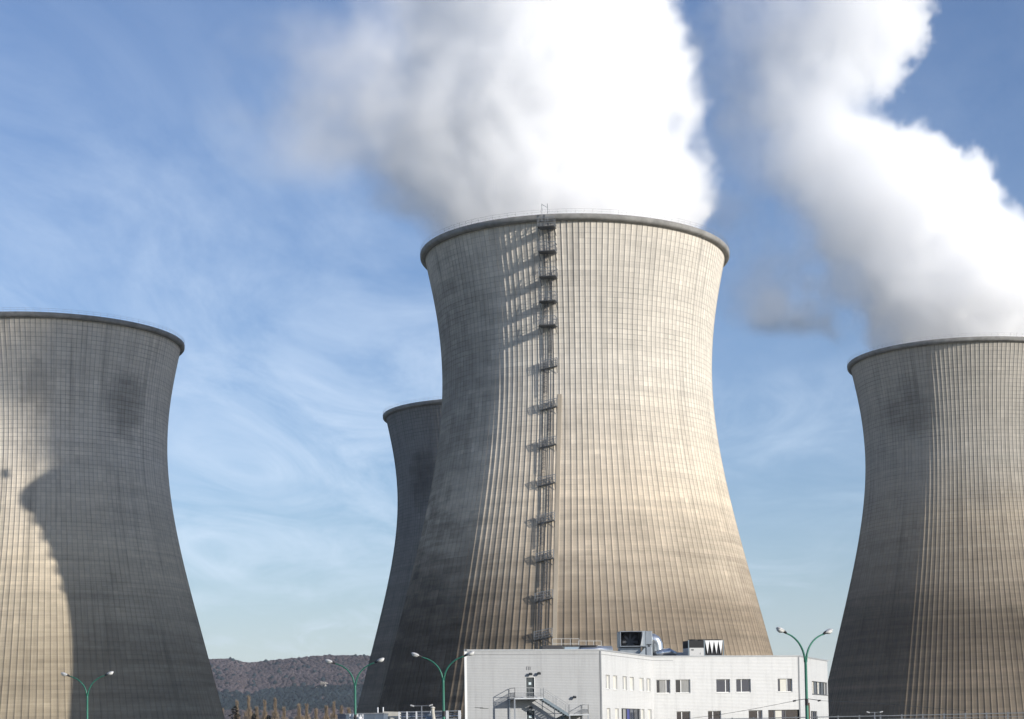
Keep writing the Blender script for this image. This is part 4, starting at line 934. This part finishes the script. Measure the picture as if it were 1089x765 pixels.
# ------------------------------------------------------------------ poplars and conifers
bark = worn('grey_bark', (0.10, 0.08, 0.06), 0.95, 0, 0.4)
twig = worn('tawny_winter_twigs', (0.30, 0.225, 0.145), 0.95, 0, 0.35, 0.8, (1, 1, 1))
needle = worn('dark_needles', (0.016, 0.022, 0.014), 0.95, 0, 0.4, 0.8, (1, 1, 1))
def poplar_mesh(seed, h, wd):
    rg = random.Random(seed); m = MB()
    for k in range(1500):
        f_ = rg.uniform(0.06, 1.0) ** 0.8; z = f_ * h; prof_ = wd * (math.sin(min(1, f_ * 1.15 + 0.12) * math.pi) ** 0.7) * (0.55 + 0.45 * rg.random())
        a_ = rg.uniform(0, 2 * math.pi); r_ = prof_ * math.sqrt(rg.random()); L = rg.uniform(1.4, 3.2)
        b = Vector((r_ * math.cos(a_), r_ * math.sin(a_), z)); d = Vector((0.35 * math.cos(a_) + rg.uniform(-.2, .2), 0.35 * math.sin(a_) + rg.uniform(-.2, .2), 1)).normalized() * L
        sdv = d.cross(Vector((rg.uniform(-1, 1), rg.uniform(-1, 1), 0.1))).normalized() * rg.uniform(0.08, 0.2)
        m.add([b - sdv, b + sdv, b + d], [(0, 1, 2)])
    return m
pop = [(236, 757, 3), (252, 748, 3.4), (264.5, 743, 5.2), (273, 755, 3.5), (281.6, 747.5, 3.2), (292.5, 745, 3.6), (302, 755, 5), (318, 752, 4.4), (326, 751.5, 4.6), (336, 757, 4), (347, 754, 3.8), (355, 749.5, 5.2), (363, 754, 4.4), (371, 756, 3.6)]
sides = ['far left', 'second from the left', 'tallest', 'short one just right of the tallest', 'slim pointed', 'slim tall one in the middle', 'low spreading', 'broad', 'broad twin', 'low one right of the broad pair',
         'short one left of the thick one', 'thick one left of the second green lamp', 'one touching the second lamp arm line', 'last one before the shed']
for k, (px, py, wd) in enumerate(pop):
    D_ = 900 + 23 * ((k * 5) % 7); q = at(px, py, D_); h = q.z
    t_ = thing('poplar_tree', 'tawny bare poplar below the hill, ' + sides[k], 'tree', (q.x, D_, 0), 0, 'bare poplars below the hill')
    m = MB(); m.tube([(0, 0, 0), (0.1, 0, h * 0.5), (0, 0, h * 0.92)], [0.26, 0.16, 0.05], 7); m.build('trunk', bark, t_)
    poplar_mesh(k + 3, h - 0.3, wd * 1.1).build('crown', twig, t_)
def conifer_mesh(seed, h, wd):
    rg = random.Random(seed); m = MB()
    for k in range(1500):
        f_ = rg.random() ** 0.75; z = h * (0.06 + 0.94 * (1 - f_) ** 0.9) if False else h * (1 - f_) ; tier = 0.72 + 0.28 * math.cos(z * 4.1 + seed)
        r_ = wd * (f_ ** 0.72) * tier * rg.uniform(0.35, 1.0); a_ = rg.uniform(0, 2 * math.pi)
        b = Vector((r_ * math.cos(a_), r_ * math.sin(a_), max(0.6, z * 0.97 + 0.3))); d = Vector((math.cos(a_), math.sin(a_), rg.uniform(-0.35, 0.25))) * rg.uniform(0.35, 0.8)
        sdv = Vector((-math.sin(a_), math.cos(a_), rg.uniform(-.5, .5))) * rg.uniform(0.15, 0.32)
        m.add([b - sdv, b + sdv, b + d], [(0, 1, 2)])
    return m
for k, (px, py, wd, lab) in enumerate(((249.5, 750.5, 3.9, 'largest dark conifer at the foot of the left tower'), (270, 759.5, 2.4, 'middle small dark conifer beside the largest one'), (285.5, 760.5, 2.2, 'smallest dark conifer, right of the other two'))):
    q = at(px, py, 480 + 6 * k); h = q.z
    t_ = thing('conifer_tree', lab, 'tree', (q.x, 480 + 6 * k, 0), 0, 'dark conifers beside the left tower')
    m = MB(); m.tube([(0, 0, 0), (0, 0, h * 0.9)], [0.28, 0.05], 7); m.build('trunk', bark, t_)
    conifer_mesh(k + 1, h, wd * 1.15).build('crown', needle, t_)

# ------------------------------------------------------------------ air
hz = bpy.data.materials.new('haze_air'); hz.use_nodes = True; t = hz.node_tree; t.nodes.clear()
v = N(t, 'ShaderNodeVolumePrincipled'); v.inputs['Color'].default_value = (0.80, 0.88, 1.0, 1); v.inputs['Density'].default_value = 0.00005
t.links.new(v.outputs[0], N(t, 'ShaderNodeOutputMaterial').inputs['Volume'])
o = MB().box((0, 2300, 148), (7000, 5400, 300)).build('haze', hz); o['kind'] = 'stuff'
